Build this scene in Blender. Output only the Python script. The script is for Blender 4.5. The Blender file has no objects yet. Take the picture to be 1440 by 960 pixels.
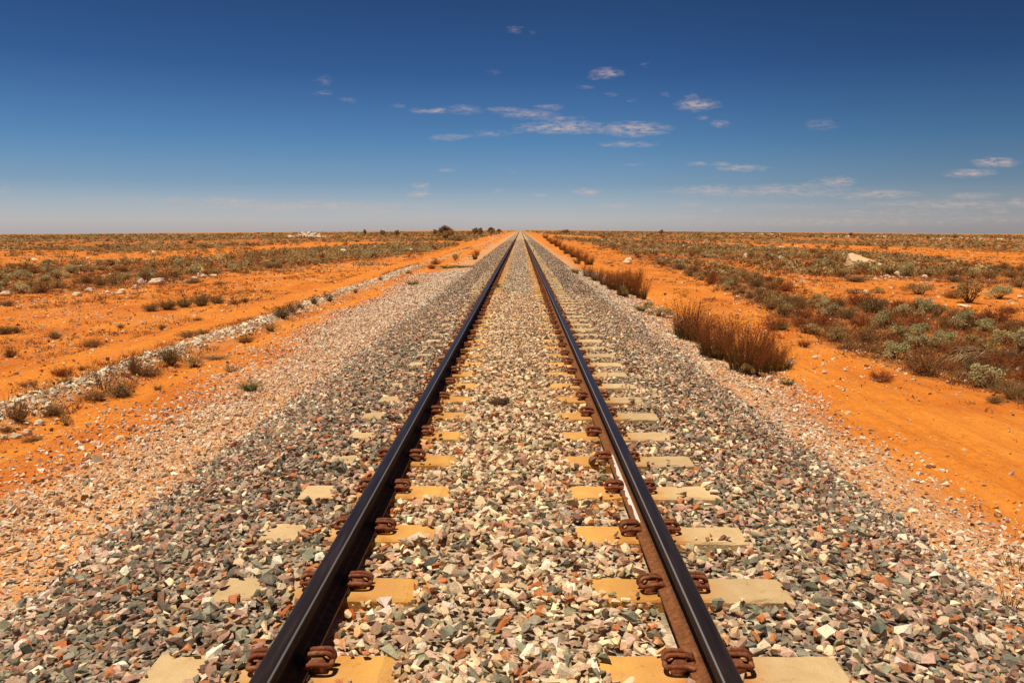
import bpy, bmesh, math, random
import numpy as np
from mathutils import Vector, Matrix, Euler

random.seed(7)
RNG = np.random.default_rng(11)
C = bpy.context.scene.collection
SC = bpy.context.scene

# ------------------------------------------------------------------ camera
PH_W, PH_H, F_PX = 1440.0, 960.0, 1120.0
CAM = np.array([0.075, 0.0, 1.586])
PITCH = math.atan(157.0 / F_PX)
YAW = math.atan(12.0 / F_PX * math.cos(PITCH))
cam_data = bpy.data.cameras.new('camera')
cam_data.lens = 28.0
cam_data.sensor_width = 36.0
cam_data.clip_start = 0.05
cam_data.clip_end = 30000.0
cam = bpy.data.objects.new('camera', cam_data)
C.objects.link(cam)
cam.location = CAM
cam.rotation_euler = (math.pi / 2 - PITCH, 0.0, YAW)
SC.camera = cam
CAM_R = np.array(Euler((math.pi / 2 - PITCH, 0.0, YAW)).to_matrix())

SC.view_settings.view_transform = 'Standard'
SC.view_settings.look = 'None'
SC.view_settings.gamma = 1.0
SC.view_settings.use_curve_mapping = False
SC.view_settings.exposure = 0.0
SC.cycles.max_bounces = 6
SC.cycles.diffuse_bounces = 3

# ------------------------------------------------------------------ sun
SUN_ELEV = math.radians(75.0)
SUN_AZ = math.radians(250.0)          # compass bearing seen along the track: from the left, a little behind
sun_dir = Vector((math.sin(SUN_AZ) * math.cos(SUN_ELEV), math.cos(SUN_AZ) * math.cos(SUN_ELEV), math.sin(SUN_ELEV)))
sd = bpy.data.lights.new('sun', 'SUN')
sd.energy = 5.0
sd.angle = math.radians(0.53)
sd.color = (1.0, 0.885, 0.71)
sun = bpy.data.objects.new('sun', sd)
C.objects.link(sun)
sun.rotation_euler = sun_dir.to_track_quat('Z', 'Y').to_euler()


def ray(px, py):
    """Direction in the world through a point of the photograph."""
    d = CAM_R @ np.array([(px - PH_W / 2) / F_PX, -(py - PH_H / 2) / F_PX, -1.0])
    return d / np.linalg.norm(d)


# ------------------------------------------------------------------ world
class NT:
    def __init__(self, tree):
        self.t = tree
        self.n = tree.nodes
        self.l = tree.links

    def new(self, typ, **kw):
        nd = self.n.new(typ)
        for k, v in kw.items():
            setattr(nd, k, v)
        return nd

    def link(self, a, b):
        self.l.new(a, b)

    def put(self, sock, v):
        if hasattr(v, 'links'):
            self.l.new(v, sock)
        else:
            sock.default_value = v

    def math(self, op, a, b=None, c=None, clamp=False):
        nd = self.new('ShaderNodeMath', operation=op, use_clamp=clamp)
        self.put(nd.inputs[0], a)
        if b is not None:
            self.put(nd.inputs[1], b)
        if c is not None:
            self.put(nd.inputs[2], c)
        return nd.outputs[0]

    def vmath(self, op, a, b=None, c=None):
        nd = self.new('ShaderNodeVectorMath', operation=op)
        self.put(nd.inputs[0], a)
        if b is not None:
            self.put(nd.inputs[1], b)
        if c is not None:
            self.put(nd.inputs[2], c)
        return nd.outputs[1] if op in ('LENGTH', 'DOT_PRODUCT', 'DISTANCE') else nd.outputs[0]

    def mix(self, fac, a, b, blend='MIX'):
        nd = self.new('ShaderNodeMix', data_type='RGBA', blend_type=blend)
        self.put(nd.inputs[0], fac)
        for s, v in ((nd.inputs[6], a), (nd.inputs[7], b)):
            if isinstance(v, tuple):
                s.default_value = v if len(v) == 4 else (*v, 1.0)
            else:
                self.put(s, v)
        return nd.outputs[2]

    def noise(self, vec, scale, detail=3.0, rough=0.5, out=0):
        nd = self.new('ShaderNodeTexNoise')
        if vec is not None:
            self.link(vec, nd.inputs['Vector'])
        nd.inputs['Scale'].default_value = scale
        nd.inputs['Detail'].default_value = detail
        nd.inputs['Roughness'].default_value = rough
        return nd.outputs[out]

    def ramp(self, fac, stops, interp='LINEAR'):
        nd = self.new('ShaderNodeValToRGB')
        cr = nd.color_ramp
        cr.interpolation = interp
        while len(cr.elements) < len(stops):
            cr.elements.new(0.5)
        for e, (p, c) in zip(cr.elements, stops):
            e.position = p
            e.color = c if len(c) == 4 else (*c, 1.0)
        self.put(nd.inputs[0], fac)
        return nd.outputs[0]

    def remap(self, v, a, b, c=0.0, d=1.0, smooth=False):
        nd = self.new('ShaderNodeMapRange')
        if smooth:
            nd.interpolation_type = 'SMOOTHSTEP'
        self.put(nd.inputs[0], v)
        for i, x in enumerate((a, b, c, d)):
            nd.inputs[i + 1].default_value = x
        return nd.outputs[0]


world = bpy.data.worlds.new('World')
SC.world = world
world.use_nodes = True
W = NT(world.node_tree)
W.n.clear()
SKY_STRENGTH = 0.1
out = W.new('ShaderNodeOutputWorld')
bg = W.new('ShaderNodeBackground')
bg.inputs['Strength'].default_value = SKY_STRENGTH
W.link(bg.outputs[0], out.inputs[0])
sky = W.new('ShaderNodeTexSky', sky_type='NISHITA')
sky.sun_disc = False
sky.sun_elevation = SUN_ELEV
sky.sun_rotation = SUN_AZ
sky.altitude = 300.0
sky.air_density = 1.0
sky.dust_density = 0.6
sky.ozone_density = 3.0
tc = W.new('ShaderNodeTexCoord')
dirv = tc.outputs['Generated']
sep = W.new('ShaderNodeSeparateXYZ')
W.link(dirv, sep.inputs[0])
# a polarised, deep blue sky: the clear air darkens steadily with height above the horizon
elev = W.math('MAXIMUM', sep.outputs[2], 0.0)
grade = W.ramp(elev, [(0.0, (0.98, 0.92, 1.14)), (0.01, (0.93, 0.90, 1.12)), (0.055, (0.47, 0.60, 0.83)), (0.106, (0.285, 0.484, 0.725)),
                      (0.187, (0.155, 0.292, 0.515)), (0.259, (0.125, 0.232, 0.390)), (0.42, (0.11, 0.195, 0.34)), (1.0, (0.10, 0.17, 0.32))])
tint = W.mix(1.0, sky.outputs[0], grade, 'MULTIPLY')
# the side away from the sun is the darker one
side = W.remap(sep.outputs[0], 0.0, 0.62, 1.0, 0.66, smooth=True)
sc_ = W.new('ShaderNodeVectorMath', operation='SCALE')
W.link(tint, sc_.inputs[0])
W.link(side, sc_.inputs['Scale'])
sky_col = sc_.outputs[0]
# thin scattered clouds, each at its own bearing and height
ysafe = W.math('MAXIMUM', sep.outputs[1], 0.05)
uu = W.math('DIVIDE', sep.outputs[0], ysafe)
vv = W.math('DIVIDE', sep.outputs[2], ysafe)
cmb = W.new('ShaderNodeCombineXYZ')
W.link(uu, cmb.inputs[0])
W.link(vv, cmb.inputs[1])
warp = W.noise(W.vmath('MULTIPLY', cmb.outputs[0], (28.0, 90.0, 1.0)), 1.0, 3.0, 0.6, out=1)
warp = W.vmath('MULTIPLY', W.vmath('SUBTRACT', warp, (0.5, 0.5, 0.5)), (0.030, 0.009, 0.0))
pvec = W.vmath('ADD', cmb.outputs[0], warp)
CLOUDS = [
    (790, 180, 56, 9, .95), (765, 183, 40, 5, .6), (893, 182, 46, 10, .9), (845, 182, 24, 6, .55), (712, 155, 28, 5, .6), (745, 161, 36, 6, .65), (785, 167, 36, 4, .5),
    (608, 156, 24, 4, .7), (652, 155, 26, 7, .5), (772, 151, 20, 4, .5), (636, 193, 36, 5, .5), (690, 187, 26, 5, .4), (883, 203, 36, 5, .62), (563, 151, 14, 3, .3),
    (855, 103, 22, 8, .85), (823, 123, 14, 4, .42), (858, 133, 9, 3, .4), (980, 148, 30, 8, .9), (975, 138, 7, 7, .6), (1013, 175, 13, 5, .6), (990, 166, 12, 4, .35),
    (455, 130, 14, 4, .5), (457, 114, 12, 9, .33), (489, 140, 12, 4, .34), (726, 41, 10, 5, .5), (748, 45, 6, 3, .3), (693, 102, 11, 5, .3), (887, 142, 11, 3, .36),
    (940, 132, 6, 5, .34), (910, 92, 6, 4, .3), (1155, 175, 24, 8, .3), (1040, 236, 32, 6, .75), (983, 231, 14, 4, .45), (1012, 231, 14, 4, .5),
    (1399, 229, 30, 7, 1.0), (1366, 244, 36, 6, .95), (1000, 268, 50, 9, .7), (1085, 264, 48, 7, .55), (1174, 257, 28, 8, .8), (1135, 262, 40, 5, .45),
    (1240, 273, 48, 6, .85), (1195, 277, 30, 4, .5), (1365, 276, 36, 5, .65), (1434, 285, 20, 6, .85), (1203, 298, 17, 4, .6), (1405, 297, 16, 4, .5),
    (592, 262, 14, 4, .7), (591, 272, 16, 5, .95), (630, 240, 11, 3, .5), (825, 269, 17, 5, .8), (865, 290, 20, 5, .55), (757, 275, 11, 3, .45), (723, 240, 7, 3, .4),
    (697, 268, 8, 4, .5), (970, 287, 20, 5, .5), (1012, 295, 12, 4, .6), (325, 283, 42, 6, .75), (385, 293, 36, 7, .7), (248, 280, 30, 5, .45), (470, 293, 50, 5, .55),
    (545, 297, 36, 5, .42), (640, 305, 90, 5, .32), (1110, 290, 120, 6, .30), (1270, 300, 130, 10, .30), (6, 267, 14, 4, .5), (890, 232, 14, 3, .3), (1150, 310, 160, 5, .28), (940, 306, 60, 5, .3), (1080, 270, 150, 8, .60), (1330, 288, 120, 7, .60), (1180, 312, 220, 7, .42), (420, 289, 190, 7, .62), (300, 308, 160, 5, .28), (560, 300, 120, 5, .34), (1390, 308, 90, 6, .36), (180, 280, 90, 4, .3), (780, 312, 160, 5, .26),
]
cov = None
for (px, py, a, b, op) in CLOUDS:
    op = op * (.72 if py < 150 and a < 20 else 1.0)
    d = ray(px, py)
    cu, cv = d[0] / d[1], d[2] / d[1]
    au, bv = a * 1.35 / F_PX, b * 1.25 / F_PX
    q = W.vmath('MULTIPLY_ADD', pvec, (1 / au, 1 / bv, 0.0), (-cu / au, -cv / bv, 0.0))
    ln = W.vmath('LENGTH', q)
    m = W.math('MULTIPLY_ADD', ln, -op, op, clamp=True)
    cov = m if cov is None else W.math('MAXIMUM', cov, m)
wisp = W.noise(W.vmath('MULTIPLY', cmb.outputs[0], (75.0, 270.0, 1.0)), 1.0, 6.0, 0.68)
cov = W.math('MULTIPLY', cov, W.remap(wisp, 0.34, 0.70, 0.0, 1.75))
cov = W.remap(cov, 0.04, 1.0, 0.0, 0.76)
front = W.math('GREATER_THAN', sep.outputs[1], 0.06)
cov = W.math('MULTIPLY', cov, front)
cloud_col = (0.60 / SKY_STRENGTH, 0.47 / SKY_STRENGTH, 0.42 / SKY_STRENGTH)
W.link(W.mix(cov, sky_col, cloud_col), bg.inputs['Color'])


# ------------------------------------------------------------------ helpers: objects
def tag(o, label=None, cat=None, group=None, kind=None):
    if label:
        o['label'] = label
    if cat:
        o['category'] = cat
    if group:
        o['group'] = group
    if kind:
        o['kind'] = kind
    return o


def link(name, mesh, mat=None, parent=None):
    o = bpy.data.objects.new(name, mesh)
    C.objects.link(o)
    if mat is not None and len(mesh.materials) == 0:
        mesh.materials.append(mat)
    if parent is not None:
        o.parent = parent
    return o


def empty(name, loc, rz=0.0):
    o = bpy.data.objects.new(name, None)
    C.objects.link(o)
    o.empty_display_size = 0.2
    o.location = loc
    o.rotation_euler = (0, 0, rz)
    return o


def tri_mesh(name, V, T, tint=None, smooth=False):
    """A mesh of triangles from arrays; tint is a colour for each vertex."""
    me = bpy.data.meshes.new(name)
    V = np.asarray(V, np.float32)
    T = np.asarray(T, np.int32)
    me.vertices.add(len(V))
    me.vertices.foreach_set('co', V.ravel())
    me.loops.add(T.size)
    me.loops.foreach_set('vertex_index', T.ravel())
    me.polygons.add(len(T))
    me.polygons.foreach_set('loop_start', np.arange(0, T.size, 3, dtype=np.int32))
    me.polygons.foreach_set('loop_total', np.full(len(T), 3, np.int32))
    me.update(calc_edges=True)
    if smooth:
        me.shade_smooth()
    else:
        me.shade_flat()
    if tint is not None:
        at = me.attributes.new('tint', 'FLOAT_COLOR', 'POINT')
        tt = np.ones((len(V), 4), np.float32)
        tt[:, :3] = tint
        at.data.foreach_set('color', tt.ravel())
    return me


class Soup:
    """Collects triangles with tints; build() makes one mesh."""
    def __init__(self):
        self.V, self.T, self.K, self.n = [], [], [], 0

    def add(self, V, T, tint):
        V = np.asarray(V, float)
        self.V.append(V)
        self.T.append(np.asarray(T, int) + self.n)
        self.K.append(np.broadcast_to(np.asarray(tint, float), (len(V), 3)))
        self.n += len(V)

    def build(self, name, smooth=False):
        return tri_mesh(name, np.concatenate(self.V), np.concatenate(self.T), np.concatenate(self.K), smooth)


def tube(points, radius, sides=8, closed_ends=True):
    """Vertices and triangles of a round bar along points."""
    P = [Vector(p) for p in points]
    rad = radius if hasattr(radius, '__len__') else [radius] * len(P)
    V, T = [], []
    up = Vector((0, 0, 1))
    prev = None
    for i, p in enumerate(P):
        t = (P[min(i + 1, len(P) - 1)] - P[max(i - 1, 0)]).normalized()
        a = (prev - t * prev.dot(t)) if prev is not None else (up - t * up.dot(t))
        if a.length < 1e-4:
            a = Vector((1, 0, 0)) - t * t.x
        a.normalize()
        prev = a
        b = t.cross(a)
        for k in range(sides):
            an = 2 * math.pi * k / sides
            V.append(p + (a * math.cos(an) + b * math.sin(an)) * rad[i])
    for i in range(len(P) - 1):
        for k in range(sides):
            q0, q1 = i * sides + k, i * sides + (k + 1) % sides
            T.append((q0, q1, q1 + sides))
            T.append((q0, q1 + sides, q0 + sides))
    if closed_ends:
        n = len(V)
        V.append(P[0])
        V.append(P[-1])
        o = (len(P) - 1) * sides
        for k in range(sides):
            T.append((n, (k + 1) % sides, k))
            T.append((n + 1, o + k, o + (k + 1) % sides))
    return np.array([tuple(v) for v in V]), np.array(T)


# ------------------------------------------------------------------ helpers: materials
def material(name, rough=0.9):
    m = bpy.data.materials.new(name)
    m.use_nodes = True
    t = NT(m.node_tree)
    b = m.node_tree.nodes['Principled BSDF']
    b.inputs['Roughness'].default_value = rough
    b.inputs['Specular IOR Level'].default_value = 0.25
    return m, t, b


def bump(t, b, height, strength, dist):
    nd = t.new('ShaderNodeBump')
    nd.inputs['Strength'].default_value = strength
    nd.inputs['Distance'].default_value = dist
    t.link(height, nd.inputs['Height'])
    t.link(nd.outputs[0], b.inputs['Normal'])


def tinted(name, scale, lo, hi, rough=0.9, bump_s=0.0, bump_d=0.002, trans=0.0):
    """The tint of each vertex with a mottled grain over it."""
    m, t, b = material(name, rough)
    at = t.new('ShaderNodeAttribute', attribute_name='tint')
    tcn = t.new('ShaderNodeTexCoord')
    nz = t.noise(tcn.outputs['Object'], scale, 4.0, 0.6)
    f = t.remap(nz, 0.25, 0.75, lo, hi)
    sc = t.new('ShaderNodeVectorMath', operation='SCALE')
    t.link(at.outputs['Color'], sc.inputs[0])
    t.link(f, sc.inputs['Scale'])
    t.link(sc.outputs[0], b.inputs['Base Color'])
    if bump_s:
        bump(t, b, nz, bump_s, bump_d)
    if trans:
        tr = t.new('ShaderNodeBsdfTranslucent')
        t.link(sc.outputs[0], tr.inputs['Color'])
        mx = t.new('ShaderNodeMixShader')
        mx.inputs[0].default_value = trans
        t.link(b.outputs[0], mx.inputs[1])
        t.link(tr.outputs[0], mx.inputs[2])
        t.link(mx.outputs[0], m.node_tree.nodes['Material Output'].inputs[0])
    return m


def stone_material():
    m, t, b = material('crushed_stone', 0.92)
    at_ = t.new('ShaderNodeAttribute', attribute_name='tint')
    geo = t.new('ShaderNodeNewGeometry')
    pos = geo.outputs['Position']
    n1 = t.noise(pos, 95.0, 4.0, 0.65)
    n2 = t.noise(pos, 22.0, 4.0, 0.6)
    sc = t.new('ShaderNodeVectorMath', operation='SCALE')
    t.link(at_.outputs['Color'], sc.inputs[0])
    t.link(t.remap(n1, 0.28, 0.72, 0.72, 1.36), sc.inputs['Scale'])
    # pale dust clings to the stones in patches, rust to some
    c = t.mix(t.remap(n2, 0.50, 0.76, 0.0, 0.30), sc.outputs[0], (0.68, 0.50, 0.34))
    c = t.mix(t.remap(n2, 0.40, 0.26, 0.0, 0.35), c, (0.30, 0.13, 0.055))
    t.link(c, b.inputs['Base Color'])
    bump(t, b, t.math('ADD', n1, t.math('MULTIPLY', n2, 0.5)), 0.6, 0.006)
    return m


M_STONE = stone_material()
M_LIME = tinted('limestone', 14.0, 0.74, 1.15, 0.95, 0.6, 0.02)
M_LEAF = tinted('leaf', 6.0, 0.85, 1.3, 0.8, trans=0.40)
M_TWIG = tinted('twig', 20.0, 0.7, 1.2, 0.9)
M_BLADE = tinted('grass_blade', 8.0, 0.8, 1.2, 0.75, trans=0.4)


# ------------------------------------------------------------------ terrain heights
def vnoise(x, y, seed=0):
    """Smooth value noise in 0..1."""
    xi, yi = np.floor(x).astype(np.int64), np.floor(y).astype(np.int64)
    xf, yf = x - xi, y - yi
    xf, yf = xf * xf * (3 - 2 * xf), yf * yf * (3 - 2 * yf)

    def h(a, b):
        n = (a * 374761393 + b * 668265263 + seed * 1442695041) & 0xFFFFFFFF
        n = ((n ^ (n >> 13)) * 1274126177) & 0xFFFFFFFF
        return ((n ^ (n >> 16)) & 0xFFFF) / 65535.0
    return (h(xi, yi) * (1 - xf) + h(xi + 1, yi) * xf) * (1 - yf) + (h(xi, yi + 1) * (1 - xf) + h(xi + 1, yi + 1) * xf) * yf


def fbm(x, y, seed=0, octs=4):
    s, a, t = 0.0, 0.5, 0.0
    for k in range(octs):
        s = s + a * vnoise(x, y, seed + k)
        t += a
        a *= 0.5
        x, y = x * 2.03 + 17.1, y * 2.03 + 5.3
    return s / t


GX = np.array([-9000, -60, -14, -8.4, -6.9, -6.2, -5.6, -4.6, -2.9, -2.5, -1.5, 1.5, 2.5, 2.9, 3.8, 5.0, 8.0, 60, 9000.0])
GZ = np.array([-72.0, -1.06, -.80, -.76, -.72, -.58, -.72, -.68, -.52, -.50, -.25, -.25, -.50, -.52, -.64, -.70, -.74, -1.06, -72.0])


def ground_z(x, y):
    x, y = np.asarray(x, float), np.asarray(y, float)
    ax = np.abs(x)
    w = np.clip((ax - 3.2) / 4.0, 0, 1)
    z = np.interp(x, GX, GZ)
    z = z + w * (fbm(x * 0.13, y * 0.09, 3) - 0.5) * 0.22 + w * (fbm(x * 0.8, y * 0.8, 9) - 0.5) * 0.10
    z = z + np.clip((ax - 2.7) / 1.0, 0, 1) * (fbm(x * 3.0, y * 3.0, 21, 3) - 0.5) * 0.045
    wob = (fbm(y * .06, y * 0 + 4.5, 181, 2) - .5) * 1.2
    for cx in (4.25, 5.75, -7.25, -8.55):
        z = z - 0.035 * np.exp(-((x - cx - wob) / .15) ** 2) * np.clip(.3 + 1.4 * vnoise(y * .5, y * 0 + cx, 191), 0, 1) + 0.018 * np.exp(-((x - cx - wob - .26) / .12) ** 2)
    far = np.clip((np.hypot(x, y) - 60) / 300, 0, 1)
    return z + far * w * (fbm(x * 0.012, y * 0.008, 33) - 0.5) * 0.5


BX = np.array([-3.2, -2.75, -2.35, -1.75, -1.45, -1.27, -1.0, -.86, -.70, -.58, -.40, -.25, .25, .40, .58, .70, .86, 1.28, 1.5, 1.9, 2.45, 2.85, 3.3])
BZ = np.array([-.62, -.50, -.38, -.10, -.035, -.010, .004, -.012, -.028, -.022, .0, .015, .015, .0, -.022, -.030, -.030, -.024, -.035, -.13, -.36, -.50, -.66])


def ballast_z(x, y):
    x, y = np.asarray(x, float), np.asarray(y, float)
    return np.interp(x, BX, BZ) + (fbm(x * 1.6, y * 1.6, 51, 3) - 0.5) * 0.05


def at(px, py, zf=ground_z):
    """The point of the ground seen at a point of the photograph."""
    d = ray(px, py)
    d = d / d[1]
    lo, hi = 1.5, 6000.0
    for _ in range(3):
        t = np.geomspace(lo, hi, 80)
        below = CAM[2] + d[2] * t <= zf(CAM[0] + d[0] * t, CAM[1] + d[1] * t)
        k = int(np.argmax(below)) if below.any() else 79
        lo, hi = t[max(k - 1, 0)], t[k]
    p = CAM + d * hi
    return np.array([p[0], p[1], float(zf(p[0], p[1]))])


def depth(p):
    return float(-(CAM_R.T @ (np.asarray(p) - CAM))[2])


def px_m(p):
    """Pixels of the photograph for a metre at point p."""
    return F_PX / depth(p)


def project(P):
    q = (np.asarray(P) - CAM) @ CAM_R
    zc = -q[:, 2]
    zc = np.where(zc > 0.05, zc, 0.05)
    return PH_W / 2 + F_PX * q[:, 0] / zc, PH_H / 2 - F_PX * q[:, 1] / zc, -q[:, 2]


def in_poly(X, Y, poly):
    ins = np.zeros(np.shape(X), bool)
    n = len(poly)
    for i in range(n):
        x0, y0 = poly[i]
        x1, y1 = poly[(i + 1) % n]
        c = (y0 > Y) != (y1 > Y)
        t = (Y - y0) / (y1 - y0 if y1 != y0 else 1e-9)
        ins ^= c & (X < x0 + t * (x1 - x0))
    return ins


# where the scrub grows, drawn on the photograph
BELTS = {
    'far_left': [(-60, 331.5), (300, 329.5), (560, 327), (700, 325.5), (700, 329), (655, 338), (560, 340), (430, 341), (330, 349), (180, 355), (90, 352), (-60, 352)],
    'mid_left': [(-60, 380), (120, 370), (300, 364), (420, 352), (540, 345), (640, 341), (640, 345), (590, 356), (540, 362), (470, 370), (400, 378), (330, 384), (230, 399), (130, 408), (60, 414), (-60, 418)],
    'far_right': [(748, 325.5), (930, 326), (1180, 329), (1500, 332.5), (1500, 358), (1300, 349), (1130, 343), (980, 341), (860, 334), (770, 329)],
    'slab': [(850, 335), (980, 343), (1100, 351), (1200, 354), (1330, 366), (1500, 385), (1500, 408), (1330, 399), (1260, 392), (1130, 387), (1040, 368), (960, 362), (900, 352)],
    'near_right': [(775, 334), (850, 337), (900, 353), (960, 366), (1050, 384), (1108, 402), (1125, 425), (1190, 425), (1270, 432), (1350, 440), (1500, 470), (1500, 590), (1400, 552), (1300, 528), (1180, 488), (1120, 462), (1085, 438), (1020, 408), (930, 374), (860, 350)],
}

# ------------------------------------------------------------------ ground
def build_ground():
    r_front = np.concatenate([np.geomspace(1.6, 60, 290), np.geomspace(63, 9000, 80)])
    a_front = np.radians(np.linspace(-46, 46, 360))
    a_back = np.radians(np.linspace(46, 314, 60)[1:-1])
    ang = np.concatenate([a_front, a_back])
    A, R = np.meshgrid(ang, r_front)
    X, Y = R * np.sin(A), R * np.cos(A)
    Z = ground_z(X, Y)
    nr, na = X.shape
    V = np.stack([X.ravel(), Y.ravel(), Z.ravel()], 1)
    i, j = np.meshgrid(np.arange(nr - 1), np.arange(na), indexing='ij')
    a = (i * na + j).ravel()
    b = (i * na + (j + 1) % na).ravel()
    c = ((i + 1) * na + (j + 1) % na).ravel()
    d = ((i + 1) * na + j).ravel()
    T = np.concatenate([np.stack([a, d, c], 1), np.stack([a, c, b], 1)])
    V = np.concatenate([V, [[0, 0, -0.3]]])
    k = len(V) - 1
    jj = np.arange(na)
    T = np.concatenate([T, np.stack([np.full(na, k), jj, (jj + 1) % na], 1)])
    # litter (red), gravel (green) and packed wheel lane (blue) shares of the soil
    vx, vy = V[:, 0], V[:, 1]
    dist = np.hypot(vx, vy)
    wx = vx + (fbm(vx * 0.5, vy * 0.5, 61) - 0.5) * np.clip(dist * 0.06, 0.8, 30)
    wy = vy + (fbm(vx * 0.5 + 40, vy * 0.5, 71) - 0.5) * np.clip(dist * 0.12, 0.8, 60)
    qx, qy, qd = project(np.stack([wx, wy, V[:, 2]], 1))
    litter = np.zeros(len(V))
    for name, poly in BELTS.items():
        litter = np.maximum(litter, np.where(in_poly(qx, qy, poly) & (qd > 1), 1.0, 0.0))
    behind = (qd < 1) | (qx < -60) | (qx > 1500)
    litter = np.where(behind & (np.abs(vx) > 9), np.clip((fbm(vx * 0.06, vy * 0.06, 81) - 0.42) * 6, 0, 1), litter)
    litter *= np.clip(0.55 + 1.2 * fbm(vx * 0.35, vy * 0.35, 91), 0, 1)
    ax = np.abs(vx)
    gw = (fbm(vx * 0.7, vy * 0.35, 101) - 0.5) * 1.6
    gl = np.clip((-2.3 - vx) / 0.4, 0, 1) * np.clip((vx + 4.7 + gw) / 0.9, 0, 1)
    gr = np.clip((vx - 2.3) / 0.4, 0, 1) * np.clip((3.9 + gw * 0.5 - vx) / 0.6, 0, 1)
    wr = np.exp(-((vx + 6.25 + gw * 0.2) / 0.36) ** 2)
    gravel = np.clip(np.maximum(np.maximum(gl, gr), wr), 0, 1)
    lane = np.exp(-((vx + 7.8 + gw * 0.25) / 0.32) ** 2) + np.exp(-((vx + 5.25 + gw * 0.1) / 0.25) ** 2) + np.exp(-((vx - 4.9 - gw * 0.4) / 0.7) ** 2) * 0.8 + np.exp(-((vx + 9.7 + gw * 0.3) / 0.35) ** 2) * 0.7
    me = tri_mesh('ground', V, T, np.stack([litter, gravel, np.clip(lane, 0, 1)], 1), smooth=True)
    m, t, bs = material('red_soil', 0.95)
    at_ = t.new('ShaderNodeAttribute', attribute_name='tint')
    sp = t.new('ShaderNodeSeparateColor')
    t.link(at_.outputs['Color'], sp.inputs[0])
    geo = t.new('ShaderNodeNewGeometry')
    pos = geo.outputs['Position']
    big = t.noise(pos, 0.55, 5.0, 0.6)
    fine = t.noise(pos, 9.0, 5.0, 0.65)
    grit = t.noise(pos, 60.0, 3.0, 0.6)
    soil = t.ramp(big, [(0.30, (0.55, 0.135, 0.010)), (0.50, (0.73, 0.220, 0.018)), (0.70, (0.82, 0.30, 0.040))])
    soil = t.mix(t.remap(sp.outputs[2], 0.1, 0.9, 0, 0.75), soil, (0.84, 0.28, 0.022))
    soil = t.mix(t.remap(fine, 0.35, 0.75, 0.0, 0.55), soil, (0.40, 0.095, 0.012))
    patch = t.noise(t.vmath('MULTIPLY', pos, (0.9, 0.28, 1.0)), 1.0, 5.0, 0.65)
    soil = t.mix(t.remap(patch, 0.52, 0.70, 0.0, 0.6), soil, (0.86, 0.33, 0.045))
    soil = t.mix(t.remap(patch, 0.42, 0.28, 0.0, 0.6), soil, (0.48, 0.115, 0.012))
    tread = t.noise(t.vmath('MULTIPLY', pos, (7.0, 0.45, 1.0)), 1.0, 4.0, 0.6)
    soil = t.mix(t.remap(tread, 0.54, 0.70, 0.0, 0.4), soil, (0.46, 0.12, 0.015))
    gritn = t.noise(pos, 26.0, 5.0, 0.75)
    soil = t.mix(t.remap(gritn, 0.54, 0.70, 0.0, 0.60), soil, (0.33, 0.08, 0.012))
    soil = t.mix(t.remap(gritn, 0.42, 0.30, 0.0, 0.35), soil, (0.84, 0.40, 0.09))
    lit = t.math('MULTIPLY', sp.outputs[0], t.remap(fine, 0.3, 0.62, 0.35, 1.0))
    soil = t.mix(t.math('MULTIPLY', lit, 0.80), soil, (0.30, 0.095, 0.020))
    # past where shrubs are built one by one the plain carries an even cover of scrub
    rng_ = t.vmath('LENGTH', pos)
    scrubn = t.noise(t.vmath('MULTIPLY', pos, (0.030, 0.012, 0.0)), 1.0, 5.0, 0.7)
    farc = t.math('MULTIPLY', t.remap(rng_, 300.0, 1000.0, 0.0, 1.0), t.remap(scrubn, 0.38, 0.56, 0.15, 0.92))
    soil = t.mix(farc, soil, (0.30, 0.180, 0.065))
    # pebbles too small to build
    vo = t.new('ShaderNodeTexVoronoi')
    vo.inputs['Scale'].default_value = 26.0
    t.link(pos, vo.inputs['Vector'])
    peb = t.remap(vo.outputs['Distance'], 0.30, 0.22, 0, 1)
    sel = t.new('ShaderNodeSeparateColor')
    t.link(vo.outputs['Color'], sel.inputs[0])
    share = t.remap(sp.outputs[1], 0.0, 1.0, 0.20, 1.0)
    pick = t.math('LESS_THAN', sel.outputs[0], share)
    pebm = t.math('MULTIPLY', peb, pick)
    pcol = t.ramp(sel.outputs[1], [(0.0, (0.25, 0.11, 0.045)), (0.35, (0.56, 0.36, 0.18)), (0.7, (0.74, 0.57, 0.36)), (1.0, (0.82, 0.70, 0.50))])
    base = t.mix(t.math('MULTIPLY', sp.outputs[1], t.remap(fine, .3, .7, .15, .85)), soil, (0.70, 0.46, 0.24))
    t.link(t.mix(t.math('MULTIPLY', pebm, 0.9), base, pcol), bs.inputs['Base Color'])
    hgt = t.math('ADD', t.math('MULTIPLY', fine, 0.6), t.math('MULTIPLY', grit, 0.35))
    hgt = t.math('ADD', hgt, t.math('MULTIPLY', pebm, 0.5))
    hgt = t.math('ADD', hgt, t.math('MULTIPLY', tread, 1.0))
    bump(t, bs, hgt, 1.0, 0.045)
    o = link('ground', me, m)
    tag(o, 'orange red outback soil with pale gravel beside the track', 'ground', kind='structure')
    return o


GROUND = build_ground()


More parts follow.
